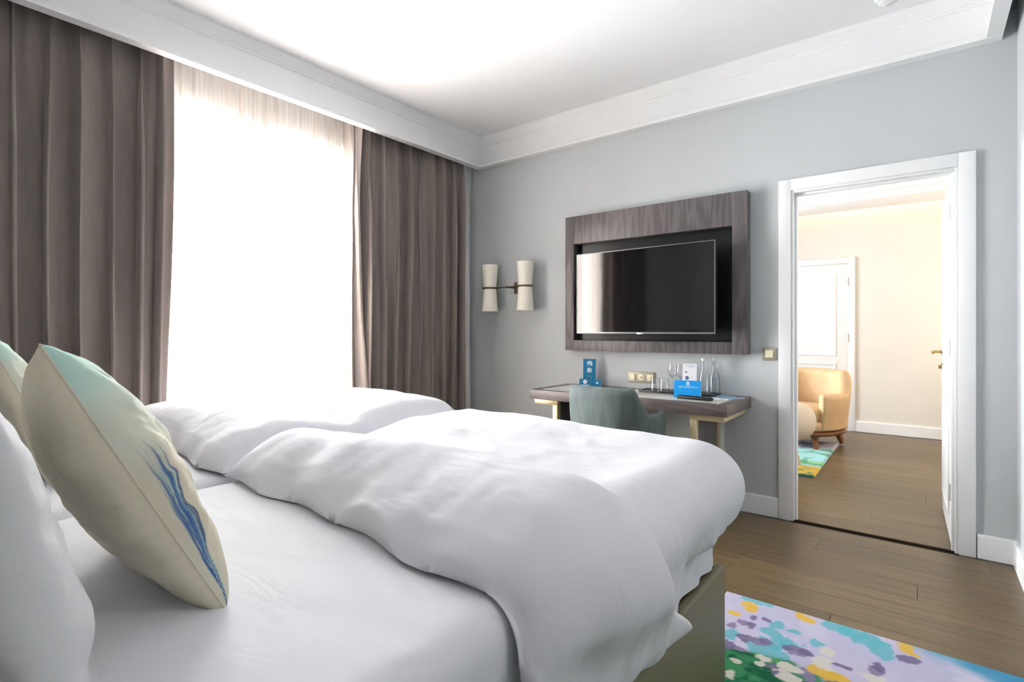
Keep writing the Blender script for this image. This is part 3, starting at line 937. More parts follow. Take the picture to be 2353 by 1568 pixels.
# ---- pillows and cushions
def cushion_grids(Wd, Hh, T, n=80, seed=0, pinch=0.07, wr=0.004, power=0.42, full=0.0):
    u = np.sin(np.linspace(-1, 1, n) * PI / 2); v = np.sin(np.linspace(-1, 1, n) * PI / 2)
    U, V = np.meshgrid(u, v, indexing='ij')
    sx = 1 - pinch * (1 - V ** 2) * np.abs(U) ** 1.5; sy = 1 - pinch * (1 - U ** 2) * np.abs(V) ** 1.5
    X = Wd / 2 * U * sx; Y = Hh / 2 * V * sy
    pv = power - full * sstep(0.2, -0.9, V); pu = power - full * sstep(0.0, 0.9, U)
    prof = np.clip(1 - U ** 2, 0, 1) ** pu * np.clip(1 - V ** 2, 0, 1) ** pv
    rad = np.arctan2(V, U)
    edge = np.maximum(np.abs(U), np.abs(V))
    crease = 0.005 * sstep(0.45, 0.95, edge) * fbm(np.cos(rad) * 5, np.sin(rad) * 5, seed + 3, 3) * sstep(1.0, 0.93, edge)
    nf = wr * fbm(U * 2.5, V * 2.5, seed, 3) + crease
    nb = wr * fbm(U * 2.5, V * 2.5, seed + 7, 3) + crease
    Fz = T / 2 * prof + nf * prof ** 0.5 * 3; Bz = -T / 2 * prof + nb * prof ** 0.5 * 3
    return U, V, np.stack([X, Y, Fz], -1), np.stack([X, Y, Bz], -1)

def place(P, origin, ax, ay, az):
    return origin + P[..., 0:1] * ax + P[..., 1:2] * ay + P[..., 2:3] * az

def white_pillow(cx_, y_bottom, lean, zbase, label, Wd=0.72, Hh=0.46, T=0.19, seed=0, yaw=0.0):
    e = empty('pillow', (cx_, y_bottom, zbase), yaw)
    tag(e, label, 'pillow', 'white sleeping pillows at the headboard')
    U, V, Fg, Bg = cushion_grids(Wd, Hh, T, 70, seed, 0.05, 0.003, 0.40)
    ay = np.array([0, -math.sin(lean), math.cos(lean)]); ax = np.array([1.0, 0, 0]); az = np.array([0, math.cos(lean), math.sin(lean)])
    org = ay * (Hh / 2 - 0.012)
    closed_sheet('pillow_case', place(Fg, org, ax, ay, az), place(Bg, org, ax, ay, az), M['pillow'], e)
    return e

def print_colors(U, V, side):
    base = np.array(lin((208, 200, 180))[:3])
    C = np.broadcast_to(base, U.shape + (3,)).copy()
    def mixin(mask, rgb):
        c = np.array(lin(rgb)[:3])
        C[:] = C * (1 - mask[..., None]) + c * mask[..., None]
    # watery aqua wash towards the top
    mixin(0.6 * sstep(0.0, 0.9, V + 0.35 * fbm(U * 2, V * 2, 5, 3)), (196, 226, 218))
    mixin(0.45 * sstep(0.55, 1.0, V + 0.25 * fbm(U * 3, V * 3, 15, 3)), (150, 208, 202))
    mixin(0.35 * sstep(0.2, 0.9, fbm(U * 2.2, V * 1.2, 9, 3) + 0.35), (196, 214, 200))
    # reeds fanning up from the near bottom corner
    rng = np.random.RandomState(4)
    W_ = (V + 1)
    cols = [(52, 74, 126), (64, 96, 150), (78, 116, 164), (46, 62, 108), (100, 142, 168), (118, 156, 164), (150, 180, 176)]
    XI = np.arcsin(np.clip(U * side, -1, 1)) * 2 / PI      # even spacing along the bulged surface
    for k in range(40):
        sp = rng.rand(); bow = rng.rand()
        curve = 0.955 - 0.02 * rng.rand() - W_ * (0.01 + 0.17 * sp) - 0.05 * bow * np.sin(np.clip(W_ / 1.5, 0, 1) * PI) + 0.008 * np.sin(W_ * 7 + k)
        wd = (0.005 + 0.010 * rng.rand()) * (0.35 + np.sin(np.clip(W_ / 1.5, 0, 1) * PI))
        top = 0.55 + 0.80 * rng.rand()
        m_ = sstep(1.0, 0.45, np.abs(XI - curve) / wd) * sstep(top, top - 0.4, W_)
        mixin(0.85 * m_, cols[k % len(cols)])
        if k % 4 == 3:
            m2 = sstep(1.0, 0.4, np.abs(XI - curve - 0.012) / (wd * 0.5)) * sstep(top, top - 0.4, W_)
            mixin(0.8 * m2, (206, 206, 190))
    return C

def print_cushion(near_x, y_b, y_t, zb, label, seed, size=0.50, T=0.20, yaw=0.0):
    lean = math.asin(min(0.95, (y_b - y_t) / size))
    e = empty('cushion', (near_x - size / 2, y_b, zb), yaw)
    tag(e, label, 'cushion', 'cream cushions with blue reed print')
    U, V, Fg, Bg = cushion_grids(size, size, T, 220, seed, 0.05, 0.005, 0.45, 0.10)
    for g_ in (Fg, Bg):      # slumped far top corner
        g_[..., 1] -= 0.085 * (1 - U) / 2 * ((1 + V) / 2)
    ay = np.array([0, -math.sin(lean), math.cos(lean)]); ax = np.array([1.0, 0, 0]); az = np.array([0, math.cos(lean), math.sin(lean)])
    org = ay * (size / 2 - 0.003)
    f = grid_obj('front_cover', place(Fg, org, ax, ay, az), M['cushion_print'], e)
    set_print(f, print_colors(U, V, 1))
    bk = grid_obj('back_cover', place(Bg, org, ax, ay, az), M['cream'], e)
    # seam round the edge
    G = place(Fg, org, ax, ay, az)
    n = G.shape[0]
    loop = [G[i, 0] for i in range(0, n, 3)] + [G[n - 1, j] for j in range(0, n, 3)] + [G[i, n - 1] for i in range(n - 1, -1, -3)] + [G[0, j] for j in range(n - 1, -1, -3)]
    tube('seam', [tuple(p) for p in loop], 0.0016, M['cream'], e, 6)
    return e

white_pillow(-1.02, 0.105, R(12), MZ1 + 0.012, 'white pillow standing upright behind the near printed cushion', seed=2, T=0.17, Hh=0.41, yaw=R(8))
white_pillow(-1.08, -0.085, R(8), MZ1 + 0.012, 'white pillow against the headboard, hindmost on the near bed', seed=6, T=0.13, Hh=0.38, yaw=R(3))
white_pillow(-2.30, 0.12, R(10), MZ1 + 0.012, 'white pillow standing behind the cushion on the far bed', seed=9, T=0.17)
print_cushion(-0.912, 0.42, 0.19, MZ1, 'cream cushion with blue reed print leaning on the near bed', 5, T=0.17, yaw=R(-6))
print_cushion(-2.02, 0.44, 0.24, MZ1, 'aqua topped cushion on the far bed, cut off at the left edge', 8, T=0.155)

# ================================================================== RUGS
def blob(X, Y, x, y, rx, ry, seed, wob=0.8, soft=0.12):
    d = np.sqrt(((X - x) / rx) ** 2 + ((Y - y) / ry) ** 2)
    d = d + wob * fbm(X * 34 + x * 9, Y * 34 + y * 7, seed, 3)
    return sstep(1.0 + soft, 1.0 - soft, d)

def rug_obj(name, x0, x1, y0, y1, step, painter, label, h=0.013):
    nx = int((x1 - x0) / step) + 1; ny = int((y1 - y0) / step) + 1
    xs = np.linspace(x0, x1, nx); ys = np.linspace(y0, y1, ny)
    X, Y = np.meshgrid(xs, ys, indexing='ij')
    dist = np.minimum.reduce([X - x0, x1 - X, Y - y0, y1 - Y])
    Z = 0.001 + h * np.sqrt(np.clip(1 - (1 - np.clip(dist / 0.008, 0, 1)) ** 2, 0, 1)) + 0.0006 * (np.random.RandomState(2).rand(nx, ny) - 0.5)
    cxm, cym = (x0 + x1) / 2, (y0 + y1) / 2
    o = grid_obj(name, np.stack([X - cxm, Y - cym, Z], -1), M['rug'])
    o.location = (cxm, cym, 0)
    set_print(o, painter(X, Y))
    tag(o, label, 'rug')
    return o

def painter_base(X, Y, rgb):
    return np.broadcast_to(np.array(lin(rgb)[:3]), X.shape + (3,)).copy()
def mixc(C, mask, rgb):
    C[:] = C * (1 - mask[..., None]) + np.array(lin(rgb)[:3]) * mask[..., None]

def paint_bedroom(X, Y):
    C = painter_base(X, Y, (205, 200, 226))
    mixc(C, 0.5 * sstep(0.0, 0.5, fbm(X * 5, Y * 5, 3, 4)), (190, 192, 222))
    mixc(C, 0.4 * sstep(0.1, 0.5, fbm(X * 9, Y * 9, 13, 3)), (222, 218, 236))
    aq = [(-.556, 2.455, .06, .03), (-.455, 2.308, .028, .035), (-.464, 2.236, .05, .03), (-.396, 2.297, .025, .015), (-.587, 2.129, .035, .035), (-.424, 2.173, .055, .045), (-.451, 2.091, .06, .06),
          (-.39, 2.189, .04, .03), (-.319, 2.262, .025, .03), (-.259, 2.43, .05, .05), (-.215, 2.43, .06, .05), (-.165, 2.405, .055, .05), (-.115, 2.36, .04, .06)]
    for k, (x, y, rx, ry) in enumerate(aq): mixc(C, 0.85 * blob(X, Y, x, y, rx, ry, k), (104, 190, 204))
    band = sstep(0.0, 0.10, (Y - 2.43) * 0.9 + (X + 0.06) * 0.45 + 0.08 * fbm(X * 9, Y * 9, 21, 4))
    mixc(C, 0.92 * band * sstep(-0.12, -0.02, X), (84, 176, 206))
    mixc(C, 0.9 * sstep(0.05, 0.30, X + 0.12 * fbm(X * 7, Y * 7, 23, 4)) * band, (52, 132, 184))
    g = sstep(-0.02, 0.03, 2.05 + 0.10 * (X + 0.57) - Y + 0.10 * fbm(X * 9, Y * 9, 31, 4) - 0.35 * np.maximum(X + 0.30, 0))
    mixc(C, g, (64, 142, 96))
    mixc(C, g * sstep(0.0, 0.3, fbm(X * 14, Y * 14, 37, 3)), (26, 96, 66))
    mixc(C, g * sstep(0.15, 0.4, fbm(X * 11, Y * 11, 47, 3)), (96, 158, 100))
    mv = [(-.57, 2.246, .018, .025), (-.537, 2.244, .02, .03), (-.547, 2.305, .015, .025), (-.602, 2.197, .018, .02), (-.495, 2.317, .022, .015), (-.53, 2.136, .03, .025), (-.494, 2.14, .03, .02), (-.47, 2.155, .03, .025),
          (-.378, 2.168, .035, .022), (-.354, 2.157, .03, .03), (-.339, 2.169, .025, .02), (-.045, 2.351, .03, .03), (-.134, 2.199, .022, .035), (-.12, 2.23, .02, .03), (-.226, 2.162, .028, .012), (-.532, 2.048, .025, .012), (-.573, 2.046, .03, .03), (-.39, 1.999, .04, .03), (-.322, 2.034, .035, .03), (-.25, 2.06, .03, .02)]
    for k, (x, y, rx, ry) in enumerate(mv): mixc(C, 0.9 * blob(X, Y, x, y, rx, ry, 50 + k), (122, 110, 146) if k % 3 else (142, 130, 164))
    ye = [(-.586, 2.404, .042, .035), (-.57, 2.37, .02, .03), (-.618, 2.291, .022, .02), (-.403, 2.455, .014, .03), (-.372, 2.425, .03, .022), (-.05, 2.425, .022, .035), (-.033, 2.398, .018, .012), (-.271, 2.086, .04, .035), (-.23, 2.085, .04, .02)]
    for k, (x, y, rx, ry) in enumerate(ye): mixc(C, 0.95 * blob(X, Y, x, y, rx, ry, 80 + k), (232, 190, 78))
    cr = [(-.45, 2.044, .035, .025), (-.457, 1.998, .022, .02), (-.52, 1.961, .02, .02), (-.519, 1.881, .022, .025), (-.364, 2.04, .03, .025), (-.362, 1.986, .05, .03), (-.271, 2.222, .022, .03), (-.278, 2.14, .03, .04), (-.137, 2.153, .03, .03)]
    for k, (x, y, rx, ry) in enumerate(cr): mixc(C, 0.9 * blob(X, Y, x, y, rx, ry, 110 + k), (224, 218, 208))
    # the pattern goes on towards the camera with scattered strokes
    rng = np.random.RandomState(77)
    pal = [(122, 110, 146), (224, 218, 208), (232, 190, 78), (104, 190, 204), (84, 150, 100)]
    for k in range(90):
        x = -0.75 + 1.1 * rng.rand(); y = 0.45 + 1.35 * rng.rand()
        mixc(C, 0.9 * blob(X, Y, x, y, 0.02 + 0.03 * rng.rand(), 0.02 + 0.03 * rng.rand(), 140 + k), pal[k % 5])
    return np.clip(C * 0.80, 0, 1)
rug_obj('rug', -0.70, 0.345, 0.35, 2.472, 0.0045, paint_bedroom, 'lavender rug with painterly aqua, yellow and green flowers beside the bed')

def paint_lounge(X, Y):
    C = painter_base(X, Y, (166, 220, 224))
    mixc(C, sstep(5.75, 6.15, Y + 0.3 * fbm(X * 3, Y * 3, 4, 3)), (214, 208, 224))
    mixc(C, sstep(0.05, 0.25, fbm(X * 4, Y * 6, 8, 3)) * sstep(5.1, 5.3, Y) * sstep(5.8, 5.6, Y), (150, 204, 150))
    mixc(C, sstep(5.22, 5.08, Y + 0.14 * fbm(X * 6, Y * 6, 12, 3)), (240, 204, 100))
    mixc(C, 0.8 * sstep(0.2, 0.4, fbm(X * 9, Y * 12, 18, 3)), (92, 160, 120))
    mixc(C, sstep(4.89, 4.85, Y + 0.05 * fbm(X * 9, Y * 3, 22, 2)), (50, 110, 96))
    mixc(C, sstep(0.15, 0.4, fbm(X * 4, Y * 5, 28, 3)) * sstep(5.8, 5.9, Y), (140, 146, 170))
    return np.clip(C * 0.80, 0, 1)
rug_obj('rug', -2.4, -0.69, 4.83, 6.45, 0.012, paint_lounge, 'aqua and yellow painterly rug under the tan armchair in the lounge')

# ================================================================== DESK
DKX0, DKX1, DKY0, DKY1, DKZ = -2.285, -0.885, 3.135, YW - 0.004, 0.757
dk = empty('desk', ((DKX0 + DKX1) / 2, (DKY0 + DKY1) / 2, 0))
tag(dk, 'grey brown wooden writing desk with pale inlaid top and brass legs', 'desk')
hx = (DKX1 - DKX0) / 2; hy = (DKY1 - DKY0) / 2
th = 0.068; bd = 0.06
bm = bmesh.new()
add_box(bm, -hx, hx, -hy, -hy + bd, DKZ - th, DKZ, 0.002); add_box(bm, -hx, hx, hy - bd, hy, DKZ - th, DKZ, 0.002)
add_box(bm, -hx, -hx + bd, -hy + bd, hy - bd, DKZ - th, DKZ, 0.002); add_box(bm, hx - bd, hx, -hy + bd, hy - bd, DKZ - th, DKZ, 0.002)
from_bm('tabletop_frame', bm, M['veneer_h'], dk, True, 35)
box('underside', (-hx + bd, hx - bd, -hy + bd, hy - bd, DKZ - th + 0.004, DKZ - 0.012), M['veneer_h'], dk, 0)
box('inlaid_top', (-hx + bd + 0.001, hx - bd - 0.001, -hy + bd + 0.001, hy - bd - 0.001, DKZ - 0.012, DKZ - 0.0005), M['stone'], dk, 0)
zt = DKZ - th
for s in (-1, 1):
    xp = s * (hx - 0.205)
    xo = s * (hx - 0.025)
    a, b = sorted((xp - s * 0.02, xo))
    box('leg', (xp - 0.02, xp + 0.02, -hy + 0.03, -hy + 0.07, 0, zt - 0.036), M['gold'], dk, 0.002)
    box('leg', (xp - 0.02, xp + 0.02, hy - 0.07, hy - 0.03, 0, zt - 0.036), M['gold'], dk, 0.002)
    box('leg_bracket', (a, b, -hy + 0.03, -hy + 0.07, zt - 0.036, zt), M['gold'], dk, 0.002)
    box('leg_bracket', (a, b, hy - 0.07, hy - 0.03, zt - 0.036, zt), M['gold'], dk, 0.002)
    a2, b2 = sorted((xo - s * 0.04, xo))
    box('side_rail', (a2, b2, -hy + 0.07, hy - 0.07, zt - 0.036, zt), M['gold'], dk, 0.002)
    box('leg_panel', (xp - 0.008, xp + 0.008, -hy + 0.07, hy - 0.07, 0.03, zt), M['veneer'], dk, 0.001)

# ================================================================== TUB CHAIRS
def tub_shell(Wd, Dp, zb, zback, zarm, thick, a_flat, a_arm, a_end, taper=0.9, flare=0.0, rows=22, cols=90, arm_fwd=0.0):
    """horseshoe back shell, open to +y. angle 0 = back (-y). returns outer and inner grids (rows x cols)"""
    ang = np.linspace(-a_end, a_end, cols)
    zt_ = zarm + (zback - zarm) * (1 - sstep(a_flat, a_arm, np.abs(ang)))
    O = np.zeros((rows, cols, 3)); I = np.zeros((rows, cols, 3))
    for i in range(rows):
        v = i / (rows - 1)
        z = zb + (zt_ - zb) * v
        k = taper + (1 - taper) * sstep(0, 0.8, v) + flare * v
        ca = np.sign(np.sin(ang)) * np.abs(np.sin(ang)) ** 0.75; sa = -np.sign(np.cos(ang)) * np.abs(np.cos(ang)) ** 0.75
        fw = arm_fwd * sstep(1.2, a_end, np.abs(ang))
        rd = thick * 0.5
        e = np.sqrt(np.clip(1 - np.clip((v - 0.88) / 0.12, 0, 1) ** 2, 0, 1))
        O[i, :, 0] = (Wd / 2 * k - rd * (1 - e)) * ca; O[i, :, 1] = (Dp / 2 * k - rd * (1 - e)) * sa + fw; O[i, :, 2] = z
        ti = thick - rd * (1 - e)
        I[i, :, 0] = (Wd / 2 * k - ti) * ca; I[i, :, 1] = (Dp / 2 * k - ti) * sa + fw; I[i, :, 2] = z
    return O, I

def round_seat(name, Wd, Dp, z0, z1, material, parent, dome=0.02, cy_=0.0, n=48, power=0.75):
    bm = bmesh.new()
    prof = [(0.0, z0), (0.94, z0), (0.99, z0 + 0.015), (1.0, (z0 + z1) / 2), (0.985, z1 - 0.02), (0.93, z1 - 0.004), (0.6, z1 + dome * 0.6), (0.0, z1 + dome)]
    rings = []
    for r_, z in prof:
        if r_ == 0: rings.append([bm.verts.new((0, cy_, z))]); continue
        ring = []
        for k in range(n):
            a = 2 * PI * k / n
            c, s_ = math.cos(a), math.sin(a)
            ring.append(bm.verts.new((Wd / 2 * r_ * math.copysign(abs(c) ** power, c), cy_ + Dp / 2 * r_ * math.copysign(abs(s_) ** power, s_), z)))
        rings.append(ring)
    for A, B in zip(rings, rings[1:]):
        for k in range(n):
            k2 = (k + 1) % n
            if len(A) == 1: bm.faces.new((A[0], B[k2], B[k]))
            elif len(B) == 1: bm.faces.new((A[k], A[k2], B[0]))
            else: bm.faces.new((A[k], A[k2], B[k2], B[k]))
    return from_bm(name, bm, material, parent, True, 60)

# desk chair, back turned to the bed
dc = empty('desk_chair', (-1.50, 2.985, 0), R(-4))
tag(dc, 'teal velvet tub chair pushed up to the writing desk', 'chair')
O, I = tub_shell(0.56, 0.52, 0.33, 0.860, 0.70, 0.05, R(46), R(80), R(125), taper=0.86, flare=0.0)
closed_sheet('backrest', O, I, M['teal'], dc)
round_seat('seat', 0.46, 0.46, 0.33, 0.455, M['teal'], dc, 0.02, 0.01)
round_seat('seat_frame', 0.44, 0.44, 0.29, 0.335, M['darkwood'], dc, 0.0, 0.0)
for sx in (-1, 1):
    for sy in (-1, 1):
        tube('leg', [(sx * 0.17, sy * 0.17, 0.31), (sx * 0.22, sy * 0.22, 0.0)], [0.022, 0.012], M['darkwood'], dc, 12)

# lounge armchair
ac = empty('armchair', (-0.99, 6.28, 0.0015), R(161))
tag(ac, 'tan leather tub armchair with walnut legs on the lounge rug', 'armchair')
O, I = tub_shell(0.80, 0.76, 0.20, 0.78, 0.56, 0.10, R(50), R(85), R(128), taper=0.93, flare=0.0)
closed_sheet('backrest', O, I, M['tan'], ac)
round_seat('seat_cushion', 0.61, 0.64, 0.29, 0.41, M['tan'], ac, 0.02, 0.07)
round_seat('seat_base', 0.70, 0.70, 0.19, 0.292, M['tan'], ac, 0.0, 0.03)
round_seat('wood_frame', 0.72, 0.72, 0.135, 0.195, M['walnut'], ac, 0.0, 0.01)
for sx, sy in ((-1, 1), (1, 1), (-1, -1), (1, -1)):
    bm = bmesh.new()
    add_tube(bm, [(sx * 0.22, sy * 0.22, 0.15), (sx * 0.26, sy * 0.255, 0.0)], [0.042, 0.022], 4)
    o = from_bm('leg', bm, M['walnut'], ac, False)
    o.location.z = 0.013 if sy > 0 or sx > 0 else 0.013

# beige lounge stool, cut off by the door casing
st = empty('upholstered_stool', (-1.06, 4.98, 0))
tag(st, 'beige rounded upholstered stool half hidden behind the door casing', 'stool')
bm = bmesh.new()
prof = []
for k in range(15):
    a = -PI / 2 + PI * k / 14
    prof.append((0.24 + 0.125 * math.cos(a) ** 0.8 if 0 < k < 14 else 0.22, 0.425 + 0.14 * math.sin(a)))
add_lathe(bm, [(0, prof[0][1])] + prof + [(0, prof[-1][1] + 0.01)], n=48)
from_bm('seat', bm, M['beige'], st, True, 80)
for k in range(4):
    a = PI / 4 + k * PI / 2
    tube('leg', [(0.20 * math.cos(a), 0.20 * math.sin(a), 0.31), (0.335 * math.cos(a) if False else 0.29 * math.cos(a), 0.29 * math.sin(a), 0.0155)], [0.028, 0.018], M['beige'], st, 12)

# ================================================================== TELEVISION PANEL AND TELEVISION
tp = empty('television_surround', (-1.577, YW, 1.034))
tag(tp, 'grey brown veneered wall panel framing the television in a black niche', 'wall panel')
pw0, pw1 = -0.688, 0.686          # local x
ph0, ph1 = 0.0, 1.063
nx0, nx1, nz0, nz1 = -0.610, 0.594, 0.080, 0.842
PD = 0.085
def frame_board(nm, d):
    return box(nm, d, M['veneer'], tp, 0.002)
frame_board('stile', (pw0, nx0, -PD, -0.001, ph0, ph1))
frame_board('stile', (nx1, pw1, -PD, -0.001, ph0, ph1))
frame_board('top_rail', (nx0, nx1, -PD, -0.001, nz1, ph1))
frame_board('bottom_rail', (nx0, nx1, -PD, -0.001, ph0, nz0))
box('niche_back', (nx0, nx1, -0.016, -0.001, nz0, nz1), M['black_niche'], tp, 0)

tv = empty('television', (-1.572, 3.475, 1.168), R(-2.7))
tag(tv, 'large black flat television on the wall panel, screen off', 'television')
tw, thh = 1.055, 0.605
bm = bmesh.new()
add_box(bm, -tw / 2, tw / 2, 0, 0.035, 0, thh, 0.006)
add_box(bm, -tw / 2 + 0.12, tw / 2 - 0.12, 0.034, 0.055, 0.06, thh - 0.1, 0.008)
from_bm('cabinet', bm, M['black_plastic'], tv, True, 35)
bm = bmesh.new()
for d in ((-tw / 2, tw / 2, -0.004, 0.0, 0, 0.011), (-tw / 2, tw / 2, -0.004, 0.0, thh - 0.006, thh), (-tw / 2, -tw / 2 + 0.006, -0.004, 0, 0.011, thh - 0.006), (tw / 2 - 0.006, tw / 2, -0.004, 0, 0.011, thh - 0.006)):
    add_box(bm, *d)
from_bm('bezel', bm, M['bezel'], tv)
box('screen', (-tw / 2 + 0.006, tw / 2 - 0.006, -0.002, 0.001, 0.011, thh - 0.006), M['black_gloss'], tv, 0)
box('brand_badge', (-0.022, 0.022, -0.0055, -0.0035, -0.004, 0.007), M['steel'], tv, 0.001)
bm = bmesh.new()
add_box(bm, -0.15, 0.15, 0.055, 0.065, 0.18, 0.42); add_box(bm, -0.04, 0.04, 0.065, 0.189, 0.26, 0.34)
from_bm('wall_bracket', bm, M['black_plastic'], tv)

# ================================================================== WALL LAMP
wl = empty('wall_lamp', (-2.83, YW, 1.565))
tag(wl, 'bronze wall lamp with two ivory hourglass shades', 'wall lamp')
LY = -0.125
sh = [(-0.195, LY), (0.195, LY)]
for sx, ly in sh:
    for sgn, nm in ((1, 'upper_shade'), (-1, 'lower_shade')):
        h = 0.205
        prof = [(0.057, 0.006 * sgn), (0.0725, h * sgn), (0.0705, h * sgn), (0.055, 0.006 * sgn)]
        lathe(nm, prof, M['shade'], wl, (sx, ly, 0), 40, True)
    bm = bmesh.new()
    n = 40
    cs = [(0.055, -0.007), (0.0655, -0.007), (0.067, 0.0), (0.0655, 0.007), (0.055, 0.007)]
    add_lathe(bm, cs, (sx, ly, 0), 40, True)
    from_bm('ring', bm, M['bronze'], wl, True, 40)
    bm = bmesh.new(); add_lathe(bm, [(0, -0.004), (0.056, -0.004), (0.056, 0.004), (0, 0.004)], (sx, ly, 0), 32)
    from_bm('lamp_holder', bm, M['bronze'], wl, True, 40)
tube('arm', [(-0.132, LY, 0), (0.132, LY, 0)], 0.006, M['bronze'], wl, 12)
tube('stem', [(0.0, LY, 0), (0.0, -0.01, 0)], 0.007, M['bronze'], wl, 12)
bm = bmesh.new(); add_lathe(bm, [(0, -0.012), (0.012, -0.006), (0.013, 0), (0.012, 0.006), (0, 0.012)], (0, LY, 0), 16)
from_bm('knuckle', bm, M['bronze'], wl, True, 60)
bm = bmesh.new()
add_box(bm, -0.014, 0.014, -0.012, -0.001, -0.05, 0.05, 0.005, 3)
from_bm('backplate', bm, M['bronze'], wl, True, 40)

# ================================================================== SWITCH AND SOCKETS
def plate(name, x0, x1, z0, z1, label, cat):
    e = empty(name, ((x0 + x1) / 2, YW, (z0 + z1) / 2))
    tag(e, label, cat)
    hx_ = (x1 - x0) / 2; hz = (z1 - z0) / 2
    box('cover_plate', (-hx_, hx_, -0.010, -0.001, -hz, hz), M['beige_plate'], e, 0.004, 3)
    return e
e = plate('light_switch', -0.818, -0.733, 0.999, 1.083, 'champagne light switch with ivory rocker beside the doorway', 'light switch')
box('rocker', (-0.024, 0.024, -0.016, -0.0095, -0.024, 0.024), M['ivory'], e, 0.003)
e = plate('socket_panel', -1.757, -1.542, 0.801, 0.884, 'champagne triple switch and socket plate above the desk', 'socket')
box('rocker', (-0.092, -0.048, -0.016, -0.0095, -0.023, 0.023), M['ivory'], e, 0.003)
u = box('usb_insert', (-0.022, 0.022, -0.013, -0.0095, -0.023, 0.023), M['ivory'], e, 0.002)
box('usb_port', (-0.007, -0.003, -0.0138, -0.0128, -0.006, 0.006), M['black_plastic'], u, 0)
box('usb_port', (0.003, 0.007, -0.0138, -0.0128, -0.006, 0.006), M['black_plastic'], u, 0)
s_ = box('socket_insert', (0.048, 0.092, -0.013, -0.0095, -0.023, 0.023), M['ivory'], e, 0.002)
bm = bmesh.new()
add_lathe(bm, [(0.0185, 0), (0.0165, 0.0006), (0.0155, -0.001), (0.0, -0.001)], n=28)
well = from_bm('socket_well', bm, M['gold'], s_, True, 30)
well.rotation_euler = (R(90), 0, 0); well.location = (0.070, -0.0136, 0)

# ================================================================== THINGS ON THE DESK
DZT = DKZ + 0.0005
def text_mesh(name, body, size, material, parent, loc, rot, align='CENTER', ext=0.0002):
    c = bpy.data.curves.new(name, 'FONT')
    c.body = body; c.size = size; c.align_x = align; c.extrude = ext
    t = bpy.data.objects.new(name + '_tmp', c)
    COL.objects.link(t)
    dg = bpy.context.evaluated_depsgraph_get(); dg.update()
    me = bpy.data.meshes.new_from_object(t.evaluated_get(dg))
    bpy.data.objects.remove(t)
    me.name = name
    me.materials.clear()
    o = mesh_obj(name, me, material, parent)
    o.location = loc; o.rotation_euler = rot
    return o

def tent_card(name, x, y, rz, w_, h_, face_mat, label, cat, spread=0.045, lift=0.0):
    """folded standing card: two leaves meeting at the top"""
    e = empty(name, (x, y, DZT + lift), rz)
    tag(e, label, cat)
    tl = math.atan2(spread, h_)
    bm = bmesh.new(); add_box(bm, -w_ / 2, w_ / 2, -0.0006, 0.0006, 0, h_)
    f = from_bm('front_leaf', bm, face_mat, e); f.rotation_euler = (-tl, 0, 0); f.location = (0, -spread, 0)
    bm = bmesh.new(); add_box(bm, -w_ / 2, w_ / 2, -0.0006, 0.0006, 0, h_)
    b_ = from_bm('back_leaf', bm, M['paper'], e); b_.rotation_euler = (tl, 0, 0); b_.location = (0, spread, 0)
    return e, f

def disc(name, r_, material, parent, loc, r_in=0.0, n=28):
    bm = bmesh.new()
    if r_in:
        add_lathe(bm, [(r_in, 0), (r_, 0), (r_, 0.0003), (r_in, 0.0003)], n=n, closed=True)
    else:
        add_lathe(bm, [(0, 0), (r_, 0), (r_, 0.0003), (0, 0.0003)], n=n)
    o = from_bm(name, bm, material, parent)
    o.rotation_euler = (R(90), 0, 0); o.location = loc
    return o
def mark(name, x0, x1, z0, z1, material, parent):
    return box(name, (x0, x1, -0.0011, -0.0005, z0, z1), material, parent, 0)

# tall petrol-blue stand
e, f = tent_card('brochure_stand', -2.045, 3.60, R(22), 0.098, 0.212, M['teal_card'], 'tall petrol blue folded card with white icons behind the desk chair', 'card', 0.020)
bm = bmesh.new()
add_box(bm, -0.020, 0.016, -0.0011, -0.0005, 0.170, 0.186, 0); add_box(bm, -0.016, 0.020, -0.0011, -0.0005, 0.186, 0.196, 0)
from_bm('icon', bm, M['palegrey'], f); disc('icon_dot', 0.007, M['paper'], f, (0.016, -0.0011, 0.172))
mark('print_line', -0.022, 0.024, 0.158, 0.161, M['palegrey'], f)
mark('print_square', -0.018, 0.016, 0.108, 0.142, M['palegrey'], f)
tube('thumb_icon', [(-0.020, -0.001, 0.058), (-0.020, -0.001, 0.078), (-0.010, -0.001, 0.080), (-0.006, -0.001, 0.068), (0.0, -0.001, 0.092), (0.004, -0.001, 0.076), (0.016, -0.001, 0.078), (0.013, -0.001, 0.058)], 0.0011, M['palegrey'], f, 6)
# small card in front
e, f = tent_card('small_card', -2.035, 3.515, R(22), 0.088, 0.066, M['teal_card'], 'small petrol blue card with round phone icon before the tall card', 'card', 0.016)
disc('icon_ring', 0.015, M['paper'], f, (0.0, -0.0011, 0.042)); disc('icon_handset', 0.006, M['teal_card'], f, (0.001, -0.0016, 0.043), 0.003)
mark('print_line', -0.034, 0.034, 0.014, 0.019, M['paper'], f)
e, f = tent_card('small_card', -1.948, 3.545, R(20), 0.056, 0.062, M['teal_card'], 'smallest petrol blue card with bell icon at the right of the tall card', 'card', 0.014)
bm = bmesh.new()
vsb = [bm.verts.new(p) for p in ((-0.009, -0.0011, 0.030), (0.009, -0.0011, 0.030), (0.006, -0.0011, 0.038), (0.0, -0.0011, 0.048), (-0.006, -0.0011, 0.038))]
bm.faces.new(vsb); from_bm('bell_icon', bm, M['paper'], f)

